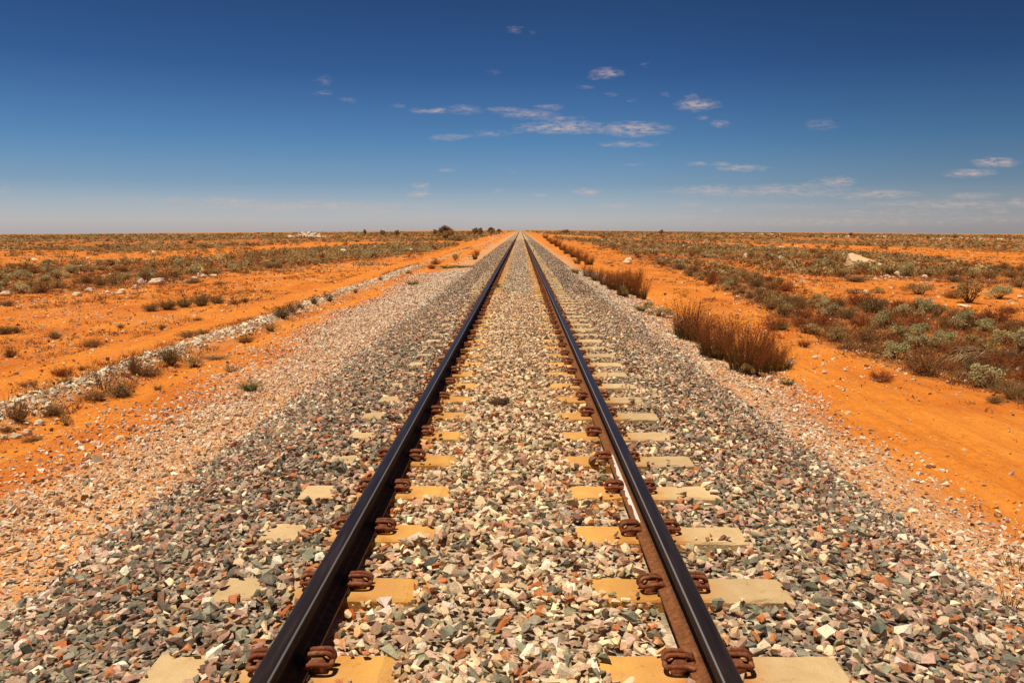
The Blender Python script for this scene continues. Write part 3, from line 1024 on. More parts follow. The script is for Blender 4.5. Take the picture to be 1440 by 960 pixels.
def build_track():
    root = empty('railway_track', (0, 0, 0))
    tag(root, 'single railway track of dark steel rails on concrete sleepers running straight to the horizon', 'railway track')
    for s in (-1, 1):
        build_rail(root, s)
    right = [o for o in root.children if o.name == 'rail.001'][0]
    # streak of white on the inner foot of the right rail, as in the photograph
    ya, yb = at(893, 735, lambda x, y: x * 0 + 0.03)[1], at(880, 640, lambda x, y: x * 0 + 0.03)[1]
    ys = np.linspace(ya, yb, 40)
    V, T = [], []
    for k, y in enumerate(ys):
        w = 0.5 + 0.5 * math.sin(math.pi * k / 39)
        x_in = RAIL_C - 0.0315
        x_out = RAIL_C - 0.034 - 0.026 * w * random.uniform(0.35, 1.0)
        for x in (x_in, x_out):
            zz = np.interp(abs(x - RAIL_C), [0.030, 0.070], [0.034, 0.022])
            V.append((x, y, zz + 0.0018))
    for k in range(39):
        a = 2 * k
        T += [(a, a + 1, a + 3), (a, a + 3, a + 2)]
    m, t, b = material('white_streak', 0.8)
    b.inputs['Base Color'].default_value = (0.62, 0.58, 0.52, 1)
    link('paint_streak', tri_mesh('paint_streak', np.array(V), np.array(T)), m, right)
    shapes = []
    for k in range(6):
        me = tri_mesh('sleeper', *sleeper_shape(k))
        me.materials.append(M_CONC)
        shapes.append(me)
    cv, ct = clip_parts(4)
    clip_me = {}
    for sgn in (1, -1):
        v = cv * np.array([sgn, 1, 1])
        clip_me[sgn] = tri_mesh('rail_clip', v, ct if sgn > 0 else ct[:, ::-1], smooth=True)
        clip_me[sgn].materials.append(M_RUST)
    pv = np.array([(x, y, z) for z in (0.0015, 0.0115) for x, y in ((-.076, -.085), (.076, -.085), (.076, .085), (-.076, .085))])
    pt = np.array([(0, 1, 5), (0, 5, 4), (1, 2, 6), (1, 6, 5), (2, 3, 7), (2, 7, 6), (3, 0, 4), (3, 4, 7), (4, 5, 6), (4, 6, 7)])
    pad_me = tri_mesh('rail_pad', pv, pt)
    pad_me.materials.append(M_PAD)
    near = 46
    first = 4
    for k in range(first, near):
        y = SLEEPER_Y0 + k * SLEEPER_STEP
        s = bpy.data.objects.new('sleeper', shapes[k % 6])
        C.objects.link(s)
        s.parent = root
        s.location = (random.gauss(0, 0.012), y + random.gauss(0, 0.006), 0)
        s.rotation_euler = (0, 0, random.gauss(0, 0.006))
        for side in (-1, 1):
            p = bpy.data.objects.new('rail_pad', pad_me)
            C.objects.link(p)
            p.parent = s
            p.location = (side * RAIL_C - s.location.x, 0, 0)
            for sgn in (-1, 1):
                c = bpy.data.objects.new('rail_clip', clip_me[sgn])
                C.objects.link(c)
                c.parent = s
                c.location = (side * RAIL_C - s.location.x, random.gauss(0, 0.004), random.gauss(0, 0.0015))
                c.rotation_euler = (random.gauss(0, 0.03), random.gauss(0, 0.03), random.gauss(0, 0.07))
                c.scale = (random.uniform(.92, 1.04), random.uniform(.9, 1.08), random.uniform(.86, 1.04))
    # the sleepers and clips of the far stretch
    sv, st = sleeper_shape(1, False)
    lv, lt = clip_parts(1)
    S1, S2 = Soup(), Soup()
    for k in range(near, 460):
        y = SLEEPER_Y0 + k * SLEEPER_STEP
        S1.add(sv + np.array([random.gauss(0, .012), y, 0]), st, (1, 1, 1))
        if k < 190:
            for side in (-1, 1):
                for sgn in (-1, 1):
                    S2.add(lv * np.array([sgn, 1, 1]) + np.array([side * RAIL_C, y, 0]), lt if sgn > 0 else lt[:, ::-1], (1, 1, 1))
    tag(link('distant_sleepers', S1.build('distant_sleepers'), M_CONC, root), kind='stuff')
    tag(link('distant_clips', S2.build('distant_clips'), M_RUST, root), kind='stuff')
    return root


build_track()
# ------------------------------------------------------------------ plant shapes
def leaf_tris(cen, size, up=0.6, rng=None):
    """Small pointed leaves (a bent pair of triangles each) at the given centres."""
    rng = rng or RNG
    n = len(cen)
    d = rng.normal(0, 1, (n, 3))
    d[:, 2] = np.abs(d[:, 2]) * up + 0.15
    d /= np.linalg.norm(d, axis=1)[:, None]
    r = rng.normal(0, 1, (n, 3))
    s = np.cross(d, r)
    s /= np.linalg.norm(s, axis=1)[:, None] + 1e-9
    L = (size * rng.uniform(0.7, 1.4, n))[:, None]
    a = cen - d * L * 0.5
    c = cen + d * L * 0.5
    w = s * L * 0.30
    V = np.stack([a, cen + w, c, cen - w], 1).reshape(-1, 3)
    k = np.arange(n)[:, None] * 4
    T = np.concatenate([k + [0, 1, 2], k + [0, 2, 3]], 1).reshape(-1, 3)
    return V, T


def strips(base, tip, bend, width, segs=3, taper=0.25):
    """Blades or twigs: narrow three-sided ribbons from base to tip, bowed by bend."""
    n = len(base)
    ax = tip - base
    s = np.cross(ax, np.array([0.3, 0.5, 0.1]) + RNG.normal(0, 1, (n, 3)))
    s /= np.linalg.norm(s, axis=1)[:, None] + 1e-9
    rows = []
    for k in range(segs + 1):
        t = k / segs
        p = base + ax * t + bend * (t * t)
        w = (width * (1 - (1 - taper) * t))
        w = w[:, None] if np.ndim(w) else w
        rows.append(p - s * w)
        rows.append(p + s * w)
    V = np.stack(rows, 1).reshape(-1, 3)
    m = 2 * (segs + 1)
    k = np.arange(n)[:, None] * m
    Ts = []
    for q in range(segs):
        o = 2 * q
        Ts.append(k + [o, o + 1, o + 3])
        Ts.append(k + [o, o + 3, o + 2])
    return V, np.concatenate(Ts, 1).reshape(-1, 3), m


def make_bush(name, leaf, lobes, leaves, size, height, twigs, twig_col, spread=0.13, flat=0.75, openness=0.0):
    """Foliage and twig meshes of a low shrub one metre across (scaled when placed)."""
    L, Tw = Soup(), Soup()
    cs = []
    for k in range(lobes):
        a = k * 2.4 + random.uniform(-.4, .4)
        r = 0.44 * math.sqrt((k + 0.5) / lobes) * random.uniform(0.65, 1.15)
        z = height * (0.86 - 0.95 * (r / 0.5) ** 2 * flat) * random.uniform(0.8, 1.1)
        cs.append((r * math.cos(a), r * math.sin(a), max(z * random.uniform(.8, 1.12), 0.10)))
    for c in cs:
        if lobes < 30 and random.random() < .14:
            continue
        n = int(leaves // lobes * random.uniform(.6, 1.3))
        col = np.array(random.choice(leaf if random.random() > .2 else BROWN)) * random.uniform(0.8, 1.2)
        p = RNG.normal(0, 1, (n, 3))
        p /= np.linalg.norm(p, axis=1)[:, None]
        p *= (RNG.random((n, 1)) ** 0.4) * spread * np.array([1.25, 1.25, 1.0]) * random.uniform(.8, 1.2)
        p += np.array(c)
        p[:, 2] = np.maximum(p[:, 2], 0.015)
        V, T = leaf_tris(p, size)
        tint = np.repeat(col[None] * RNG.uniform(0.72, 1.28, (n, 1)) * RNG.uniform(.95, 1.05, (n, 3)), 4, 0)
        L.add(V, T, tint)
    base = np.array([(random.gauss(0, .05), random.gauss(0, .05), -0.03) for _ in range(twigs)])
    tip = np.array([np.array(random.choice(cs)) + RNG.normal(0, 0.07 + openness, 3) * np.array([1, 1, .8]) for _ in range(twigs)])
    tip[:, 2] = np.maximum(tip[:, 2] * random.uniform(1.0, 1.15), 0.05)
    V, T, m = strips(base, tip, RNG.normal(0, .05, (twigs, 3)), 0.008 + 0.004 * RNG.random(twigs))
    Tw.add(V, T, np.repeat(np.array(twig_col)[None] * RNG.uniform(.7, 1.3, (twigs, 1)), m, 0))
    return L.build('foliage'), Tw.build('twigs')


def make_twiggy(cols, n, height, leaves, leafcol):
    L, Tw = Soup(), Soup()
    a = RNG.uniform(0, 6.283, n)
    r = 0.5 * np.sqrt(RNG.random(n))
    base = np.stack([0.16 * r * np.cos(a), 0.16 * r * np.sin(a), np.full(n, -0.03)], 1)
    tip = np.stack([r * np.cos(a), r * np.sin(a), height * (1.05 - 1.1 * r) * RNG.uniform(.55, 1.1, n)], 1)
    V, T, m = strips(base, tip, RNG.normal(0, .08, (n, 3)), 0.007 + 0.003 * RNG.random(n))
    cc = np.array(cols)[RNG.integers(0, len(cols), n)] * RNG.uniform(.7, 1.25, (n, 1))
    Tw.add(V, T, np.repeat(cc, m, 0))
    # side shoots
    k = n * 3
    pick = RNG.integers(0, n, k)
    t = RNG.uniform(.35, .95, (k, 1))
    b2 = base[pick] * (1 - t) + tip[pick] * t
    t2 = b2 + RNG.normal(0, .09, (k, 3)) + np.array([0, 0, .04])
    t2[:, 2] = np.maximum(t2[:, 2], .01)
    V, T, m = strips(b2, t2, RNG.normal(0, .02, (k, 3)), 0.0045, 1)
    Tw.add(V, T, np.repeat(np.array(cols)[RNG.integers(0, len(cols), k)] * RNG.uniform(.7, 1.25, (k, 1)), m, 0))
    t = RNG.uniform(.3, 1.0, (leaves, 1))
    pick = RNG.integers(0, k, leaves)
    p = b2[pick] * (1 - t) + t2[pick] * t + RNG.normal(0, .02, (leaves, 3))
    p[:, 2] = np.maximum(p[:, 2], .01)
    V, T = leaf_tris(p, 0.034)
    c = np.array(leafcol)[RNG.integers(0, len(leafcol), leaves)] * RNG.uniform(.7, 1.3, (leaves, 1))
    L.add(V, T, np.repeat(c, 4, 0))
    return L.build('foliage'), Tw.build('twigs')


def make_grass(n, spread, lean, width, low, high, heads=0.0, headcol=None, segs=3):
    """Upright tussock one metre tall; blades pass from the low to the high colour."""
    B, H = Soup(), Soup()
    a = RNG.uniform(0, 6.283, n)
    r = spread * np.sqrt(RNG.random(n))
    base = np.stack([r * np.cos(a), r * np.sin(a), np.full(n, -.03)], 1)
    h = RNG.uniform(.45, 1.0, n)
    a2 = a + RNG.normal(0, .7, n)
    out_ = lean * (0.3 + RNG.random(n)) * h
    tip = base + np.stack([out_ * np.cos(a2) * .5, out_ * np.sin(a2) * .5, h], 1)
    bend = np.stack([out_ * np.cos(a2) * .5, out_ * np.sin(a2) * .5, -out_ * .35], 1)
    V, T, m = strips(base, tip, bend, width * RNG.uniform(.7, 1.3, n), segs, 0.3)
    lo = np.array(low)[RNG.integers(0, len(low), n)]
    hi = np.array(high)[RNG.integers(0, len(high), n)]
    k = np.repeat(np.linspace(0, 1, segs + 1), 2)[None, :, None]
    tint = (lo[:, None] * (1 - k) + hi[:, None] * k) * RNG.uniform(.75, 1.25, (n, 1, 1))
    B.add(V, T, tint.reshape(-1, 3))
    hm = None
    if heads:
        idx = np.nonzero(RNG.random(n) < heads)[0]
        e = tip[idx] + bend[idx]
        q = e[:, None, :] + RNG.normal(0, 1, (len(idx), 7, 3)) * np.array([.010, .010, .055])
        V, T = leaf_tris(q.reshape(-1, 3), 0.026, 1.6)
        c = np.array(headcol)[RNG.integers(0, len(headcol), len(q) * 7)] * RNG.uniform(.7, 1.3, (len(q) * 7, 1))
        H.add(V, T, np.repeat(c, 4, 0))
        hm = H.build('seed_heads')
    return B.build('blades'), hm


OLIVE = [(0.43, 0.305, 0.115), (0.50, 0.36, 0.155), (0.36, 0.245, 0.085)]
SILVER = [(0.48, 0.42, 0.20), (0.42, 0.375, 0.165), (0.55, 0.475, 0.24)]
BROWN = [(0.30, 0.155, 0.052), (0.26, 0.120, 0.040), (0.35, 0.19, 0.068)]
DUSK = [(0.22, 0.155, 0.065), (0.175, 0.125, 0.055), (0.25, 0.165, 0.070)]
PROTO = {}


def two(pair, m1, m2):
    for me, m in zip(pair, (m1, m2)):
        if me is not None and len(me.materials) == 0:
            me.materials.append(m)
    return pair


for k in range(4):
    PROTO['silver', k] = two(make_bush('s', SILVER, 16, 1900, 0.050, 0.60, 46, (0.16, 0.10, 0.055)), M_LEAF, M_TWIG)
    PROTO['olive', k] = two(make_bush('o', OLIVE, 15, 1700, 0.050, 0.56, 60, (0.15, 0.085, 0.04), openness=.03), M_LEAF, M_TWIG)
    PROTO['brown', k] = two(make_twiggy(BROWN + [(0.20, 0.10, 0.045)], 110, 0.52, 700, BROWN), M_LEAF, M_TWIG)
    PROTO['dusk', k] = two(make_twiggy(DUSK, 130, 0.58, 1100, DUSK + OLIVE[2:]), M_LEAF, M_TWIG)
    PROTO['red', k] = two(make_twiggy([(0.34, 0.105, 0.032), (0.27, 0.085, 0.026)], 120, 0.46, 600, [(0.40, 0.125, 0.035), (0.28, 0.09, 0.028)]), M_LEAF, M_TWIG)
    lo_ = [[(0.10, 0.12, 0.030), (0.07, 0.085, 0.026), (0.14, 0.13, 0.035)], [(0.13, 0.10, 0.032), (0.26, 0.15, 0.045), (0.08, 0.08, 0.025)]][k % 2]
    hi_ = [[(0.30, 0.080, 0.024), (0.38, 0.13, 0.035), (0.15, 0.13, 0.035)], [(0.40, 0.11, 0.03), (0.25, 0.07, 0.022), (0.46, 0.21, 0.06)]][k // 2]
    PROTO['redgrass', k] = two(make_grass(290 + 40 * k, .30, .34 + .08 * k, .0056, lo_, hi_, .5, [(0.36, 0.09, 0.028), (0.26, 0.065, 0.024), (0.44, 0.15, 0.045)]), M_BLADE, M_BLADE)
    PROTO['straw', k] = two(make_grass(230, .22, .75, .010, [(0.20, 0.13, 0.05), (0.15, 0.10, 0.04)], [(0.50, 0.33, 0.13), (0.42, 0.25, 0.09)], .25, [(0.46, 0.30, 0.12)]), M_BLADE, M_BLADE)
    PROTO['green', k] = two(make_grass(260, .30, .85, .013, [(0.09, 0.12, 0.03), (0.12, 0.11, 0.04)], [(0.17, 0.21, 0.055), (0.25, 0.22, 0.07)]), M_BLADE, M_BLADE)
    PROTO['stalk', k] = two(make_grass(34, .30, .40, .010, [(0.16, 0.11, 0.05)], [(0.30, 0.20, 0.09)]), M_BLADE, M_BLADE)

PROTO['round', 0] = two(make_bush('r', OLIVE + DUSK, 40, 6500, 0.045, 0.80, 60, (0.2, 0.12, 0.06), .12, .55), M_LEAF, M_TWIG)
for k in (1, 2, 3):
    PROTO['round', k] = PROTO['round', 0]
NAMES = {'round': ('round_bush', 'bush'), 'silver': ('saltbush', 'shrub'), 'olive': ('bluebush', 'shrub'), 'brown': ('dry_shrub', 'shrub'), 'dusk': ('twiggy_shrub', 'shrub'), 'red': ('reddish_shrub', 'shrub'),
         'redgrass': ('red_grass_tussock', 'grass tussock'), 'straw': ('straw_tuft', 'grass tuft'), 'green': ('green_tuft', 'grass tuft'), 'stalk': ('seeding_plant', 'weed')}
LOOK = {'round': ('rounded bush', 'rounded bush'), 'silver': ('silvery grey saltbush', 'silvery saltbush'), 'olive': ('olive green leafy shrub', 'olive shrub'), 'brown': ('dry brown twiggy shrub', 'dry brown shrub'),
        'dusk': ('dark brownish grey shrub', 'dark shrub'), 'red': ('rusty red low shrub', 'rusty shrub'), 'redgrass': ('upright red tipped grass tussock', 'red grass tussock'),
        'straw': ('straw yellow grass tuft', 'straw tuft'), 'green': ('fresh green leafy tuft', 'green tuft'), 'stalk': ('thin plant of tall bare stalks', 'stalky plant')}
TALL = {'round': .86, 'silver': .62, 'olive': .60, 'brown': .55, 'dusk': .62, 'red': .5}
PLANTS = []          # (px of base, py, kind, point, width px, custom label)


def plant(px, py, w, h, kind, label=None, Y=None):
    """One plant standing on the ground at a point of the photograph, w by h of its pixels."""
    if Y is None:
        p = at(px, py, lambda x, y: np.where(np.abs(x) < 2.8, ballast_z(x, y), ground_z(x, y)))
    else:
        d = ray(px, py)
        p = CAM + d / d[1] * Y
        p[2] = float(ground_z(p[0], p[1]))
    s = px_m(p)
    PLANTS.append(dict(px=px, py=py, w=w, h=h, kind=kind, p=p, W=w / s, H=h / s, label=label))


def grow():
    cnt = {}
    for q in PLANTS:
        kind = q['kind']
        i = cnt.get(kind, 0)
        cnt[kind] = i + 1
        a, b = PROTO[kind, i % 4]
        nm, cat = NAMES[kind]
        rz = random.uniform(0, 6.28)
        if kind in ('redgrass', 'straw', 'green', 'stalk'):
            e = random.uniform(.72, 1.0)
            sc = (q['W'] / 0.8 * e, q['W'] / 0.8 * e, q['H'] / 0.95 * random.uniform(.85, 1.1))
        else:
            e = 1 if kind == 'round' else random.uniform(.85, 1.15)
            sc = (q['W'] / 1.08 * e, q['W'] / 1.08 / e, q['H'] / TALL[kind])
        root = empty(nm, q['p'], rz)
        root.scale = sc
        tag(root, q['label'], cat, q.get('group'))
        for me, part in ((a, 'blades' if kind in ('redgrass', 'straw', 'green', 'stalk') else 'foliage'), (b, 'seed_heads' if kind in ('redgrass', 'straw', 'stalk') else 'twigs')):
            if me is None:
                continue
            o = bpy.data.objects.new(part, me)
            C.objects.link(o)
            o.parent = root
            if part == 'seed_heads':
                o['kind'] = 'stuff'


# ---- plants one can point to in the photograph
for (x, y, w, h) in [(955, 473, 26, 26), (966, 478, 42, 60), (983, 482, 36, 48), (1002, 503, 50, 74), (1017, 494, 40, 50), (1030, 510, 30, 44), (1046, 524, 50, 78), (1066, 516, 44, 62), (1080, 524, 40, 44), (1099, 521, 30, 26),
                     (1092, 512, 26, 34), (1056, 527, 30, 40),
                     (826, 390, 20, 18), (839, 396, 24, 22), (851, 402, 24, 26), (862, 408, 24, 28), (875, 417, 24, 36), (889, 415, 28, 36), (902, 421, 24, 34), (868, 400, 24, 24), (893, 405, 26, 28),
                     (828, 372, 18, 17), (818, 367, 18, 17), (808, 362, 17, 17), (799, 357, 16, 15), (791, 352, 15, 13), (784, 347, 13, 11), (778, 343, 12, 9), (772, 339, 10, 7), (812, 371, 14, 8), (809, 385, 12, 10),
                     (668, 365, 9, 15), (671, 359, 8, 9), (767, 335, 9, 6)]:
    plant(x, y, w, h, 'redgrass')
for (x, y, w, h, k) in [
    (928, 445, 40, 15, 'silver'), (1004, 505, 20, 18, 'olive'), (1050, 528, 24, 20, 'olive'), (878, 418, 16, 16, 'olive'), (902, 438, 14, 12, 'green'), (912, 434, 18, 11, 'silver'), (1108, 541, 16, 11, 'green'), (1428, 800, 40, 34, 'stalk'), (1418, 852, 50, 36, 'stalk'), (1246, 772, 14, 8, 'brown'),
    (352, 549, 20, 17, 'green'), (580, 401, 14, 9, 'green'), (698, 405, 18, 9, 'dusk'), (652, 376, 26, 5, 'green'), (630, 377, 26, 5, 'green'), (326, 524, 18, 11, 'straw'),
    # right of the line, the belt by the lane
    (1168, 446, 36, 20, 'silver'), (1128, 447, 40, 18, 'red'), (1090, 462, 52, 20, 'red'), (1096, 463, 20, 10, 'green'), (1140, 470, 44, 17, 'olive'), (1178, 470, 50, 17, 'brown'), (1213, 458, 42, 18, 'red'),
    (1226, 440, 50, 30, 'dusk'), (1240, 461, 34, 28, 'silver'), (1270, 446, 38, 22, 'silver'), (1296, 446, 38, 30, 'silver'), (1318, 446, 30, 24, 'olive'), (1264, 474, 42, 18, 'silver'),
    (1290, 476, 44, 24, 'silver'), (1290, 491, 42, 24, 'silver'), (1326, 484, 42, 20, 'silver'), (1352, 464, 48, 30, 'silver'), (1382, 466, 44, 20, 'silver'), (1366, 484, 40, 16, 'olive'),
    (1384, 500, 56, 26, 'olive'), (1436, 498, 46, 42, 'silver'), (1340, 420, 34, 16, 'brown'), (1362, 426, 44, 34, 'olive'), (1292, 414, 44, 18, 'olive'), (1406, 420, 46, 20, 'silver'), (1420, 440, 40, 12, 'red'),
    (1192, 492, 40, 14, 'brown'), (1232, 496, 44, 16, 'brown'), (1238, 536, 46, 20, 'red'), (1130, 488, 26, 14, 'red'), (1286, 512, 44, 14, 'brown'), (1330, 520, 56, 16, 'red'), (1356, 532, 50, 16, 'brown'),
    (1400, 528, 46, 24, 'brown'), (1432, 520, 44, 24, 'red'), (1410, 550, 44, 20, 'dusk'), (1436, 560, 46, 26, 'brown'), (1424, 562, 34, 32, 'straw'), (1400, 566, 34, 12, 'dusk'), (1252, 481, 36, 16, 'red'),
    (1203, 413, 34, 8, 'olive'), (1234, 412, 26, 9, 'olive'), (1204, 396, 50, 10, 'dusk'), (1184, 390, 44, 14, 'olive'), (1212, 382, 50, 14, 'silver'), (1250, 386, 44, 18, 'olive'), (1276, 388, 30, 18, 'silver'),
    # left of the line
    (212, 437, 32, 15, 'dusk'), (236, 435, 36, 19, 'dusk'), (260, 432, 34, 18, 'dusk'), (284, 430, 36, 22, 'dusk'), (306, 427, 30, 15, 'dusk'),
    (89, 529, 36, 18, 'red'), (96, 541, 16, 14, 'dusk'), (22, 588, 34, 44, 'stalk'), (26, 592, 40, 32, 'brown'), (170, 558, 54, 26, 'dusk'), (152, 549, 40, 56, 'stalk'), (133, 562, 50, 18, 'brown'), (190, 527, 26, 32, 'brown'),
    (206, 528, 36, 18, 'brown'), (240, 513, 38, 32, 'dusk'), (273, 516, 42, 15, 'olive'), (303, 505, 30, 8, 'straw'), (346, 482, 34, 15, 'brown'), (380, 466, 14, 15, 'straw'), (396, 447, 34, 22, 'dusk'), (410, 440, 26, 20, 'brown'),
    (422, 434, 20, 12, 'brown'), (442, 428, 14, 14, 'dusk'), (464, 424, 14, 13, 'dusk'), (75, 583, 40, 18, 'dusk'), (92, 598, 22, 18, 'olive'), (265, 474, 44, 12, 'brown'), (286, 470, 30, 10, 'brown'), (130, 488, 40, 16, 'brown'),
    (78, 476, 26, 14, 'dusk'), (8, 470, 30, 16, 'dusk'), (24, 468, 22, 12, 'brown'), (14, 502, 26, 18, 'brown'), (330, 428, 22, 10, 'brown'), (345, 425, 16, 9, 'dusk'), (170, 461, 16, 8, 'brown'), (228, 463, 14, 9, 'brown'),
    (310, 400, 28, 6, 'brown'), (272, 398, 36, 7, 'dusk'), (10, 430, 26, 10, 'dusk'), (40, 542, 40, 8, 'brown'), (278, 451, 20, 6, 'brown'), (500, 412, 9, 8, 'red'), (535, 394, 10, 6, 'brown'), (575, 386, 12, 7, 'brown'),
    (46, 620, 40, 10, 'brown'), (8, 606, 26, 9, 'dusk'), (115, 520, 18, 7, 'brown'), (222, 548, 14, 11, 'straw'), (613, 372, 22, 9, 'brown'), (640, 366, 14, 10, 'olive'), (607, 378, 20, 8, 'red'),
]:
    plant(x, y, w, h, k)


def fill(belt, n, kinds, wr, ratio, ymin=0, ymax=2000, seed=5):
    r = random.Random(seed)
    poly = BELTS[belt]
    xs, ys = [p[0] for p in poly], [p[1] for p in poly]
    done, tries = 0, 0
    taken = [(q['px'], q['py'], q['w']) for q in PLANTS]
    while done < n and tries < n * 60:
        tries += 1
        x, y = r.uniform(max(min(xs), -25), min(max(xs), 1465)), r.uniform(max(min(ys), ymin), min(max(ys), ymax))
        if not bool(in_poly(np.array(x), np.array(y), poly)):
            continue
        if 1188 < x < 1252 and 362 < y < 392:
            continue
        s = px_m(at(x, y))
        w = s * r.uniform(*wr)
        if any(abs(x - a) < (w + c) * 0.22 and abs(y - b) < (w + c) * 0.11 for a, b, c in taken):
            continue
        taken.append((x, y, w))
        plant(x, y, w, w * r.uniform(*ratio), r.choice(kinds))
        done += 1


fill('near_right', 96, ['silver', 'olive', 'olive', 'brown', 'brown', 'red', 'red', 'dusk'], (0.55, 1.0), (.42, .6), 350, 570, 3)
fill('slab', 62, ['silver', 'olive', 'olive', 'dusk', 'brown', 'brown'], (0.7, 1.25), (.40, .55), 352, 410, 4)
fill('mid_left', 78, ['olive', 'olive', 'silver', 'brown', 'brown', 'silver'], (0.7, 1.3), (.40, .55), 355, 420, 5)
# ---- say which plant is which, by its look and by what it stands beside
LANDMARKS = [
    ('the wedge shaped boulder', 1219, 372), ('the rounded lane boulder', 883, 371), ('the dead branch heap', 1366, 508), ('the block shaped white rock', 1261, 388),
    ('the big red tussock clump', 1035, 505), ('the smaller red tussock clump', 875, 410), ('the red tussock hedge', 803, 360), ('the round olive bush', 1362, 426),
    ('the near white rubble', 1265, 489), ('the long flat rock', 1100, 350), ('the largest edge saltbush', 1436, 498), ('the rubble beside the lane', 1060, 412),
    ('the upright white rock', 1048, 363), ('the stony bare patch', 1128, 395), ('the pale rock pair', 966, 351), ('the dark grey bush row', 260, 432),
    ('the widest white rock', 221, 400), ('the tall white rock', 125, 411), ('the flat scrub edge rock', 9, 416), ('the three low white rocks', 285, 390), ('the white rock near mid scrub', 482, 356),
    ('the near end of the windrow', 22, 616), ('the middle of the windrow', 260, 520), ('the far end of the windrow', 420, 440), ('the big rounded skyline bush', 627, 338), ('the rail with the white streak', 890, 700),
    ('the concrete sleepers', 705, 560), ('the bare strip rock', 46, 367), ('the mid scrub stone', 577, 354), ('the dark shrub in pale scrub', 330, 372),
]
ORD = ['first', 'second', 'third', 'fourth', 'fifth', 'sixth', 'seventh', 'eighth']


def name_plants():
    sets = {}
    for q in PLANTS:
        best = min(LANDMARKS, key=lambda l: math.hypot((q['px'] - l[1]), (q['py'] - l[2]) * 2.2))
        dx, dy = q['px'] - best[1], (q['py'] - best[2]) * 2.2
        east = q['px'] > 740
        if abs(dx) < 6 and abs(dy) < 9:
            rel = 'at'
        elif abs(dy) > abs(dx):
            rel = 'behind' if dy < 0 else 'in front of'
        else:
            rel = 'on the track side of' if (dx < 0) == east else 'on the outer side of'
        sets.setdefault((q['kind'], best[0], rel), []).append((math.hypot(dx, dy), q))
    for (kind, lm, rel), lst in sets.items():
        lst.sort(key=lambda t: t[0])
        for i, (_, q) in enumerate(lst):
            long_, short = LOOK[kind]
            if len(lst) == 1:
                q['label'] = f'{long_} {rel} {lm}'
            else:
                q['label'] = f'{short}, {ORD[i]} one {rel} {lm}' if i < 8 else f'{short} in the crowd beyond the eighth {rel} {lm}'
            q['group'] = NAMES[kind][0].replace('_', ' ') + ('es' if 'bush' in NAMES[kind][0] else 's') + (' on the tussock side of the track' if q['px'] > 740 else ' on the windrow side of the track')


name_plants()

# ---- lone bushes and small trees along the skyline
SKYLINE = [
    (627, 338, 29, 22, 'round', 'big rounded grey green bush standing tallest of all on the skyline', None),
    (643, 339, 34, 9, 'dusk', 'wide low dark shrub at the foot of the big rounded bush', None),
    (669, 338, 16, 7, 'silver', 'small pale shrub between the big rounded bush and the track', None),
    (668, 326.5, 9, 7, 'dusk', 'dark skyline bush touching a second one, the one farther from the rails', 330),
    (675, 326.5, 8, 7, 'dusk', 'dark skyline bush touching a second one, the one closer to the rails', 335),
    (691, 325.8, 10, 7, 'dusk', 'dark round bush alone on the skyline beside the rails', 380),
    (702, 325.5, 7, 4, 'dusk', 'tiny flat dark bush where skyline and rails almost meet', 460),
    (612, 325.8, 6, 4, 'dusk', 'tiny dark bush on the skyline just behind the big rounded bush', 360),
    (513, 327.5, 4, 6, 'dusk', 'narrow upright dark bush on the skyline beyond the rubble heap', 350),
    (538, 327, 8, 4, 'dusk', 'low dark bush on the skyline next to the narrow upright one', 360),
    (558, 327, 7, 4, 'dusk', 'small domed dark bush on the skyline between low bush and big rounded bush', 355),
    (570, 332, 10, 5, 'dusk', 'flat dark shrub in the scrub just below the windrow side skyline', None),
    (268, 343, 11, 8, 'dusk', 'dark dense shrub standing out of the pale scrub behind the bare red strip', None),
    (849, 335.5, 10, 6, 'dusk', 'dark shrub standing out of the scrub past the red tussock hedge', None),
    (795, 325.8, 12, 3.5, 'dusk', 'wide flat dark bush on the skyline close on the tussock side of the track', 480),
    (930, 327.5, 6, 5, 'dusk', 'single small dark bush on the skyline on the tussock side of the track', 420),
    (1196, 330.8, 6, 4, 'dusk', 'small dark bush on the skyline behind the white rock outcrops', 420),
    (1305, 336, 7, 6, 'dusk', 'dark bush beside a white rock under the tussock side skyline', None),
    (1343, 334.5, 7, 6, 'dusk', 'dark bush on the pale mound under the tussock side skyline', None),
]
for (x, y, w, h, k, lab, Y) in SKYLINE:
    if Y:
        d = ray(x, y)
        base = CAM + d / d[1] * Y
        base[2] = float(ground_z(base[0], base[1]))
        h = float(project(base[None])[1][0]) - (y - h)
    plant(x, y, w * 1.35 if Y else w, h, 'round' if Y else k, lab, Y)
grow()


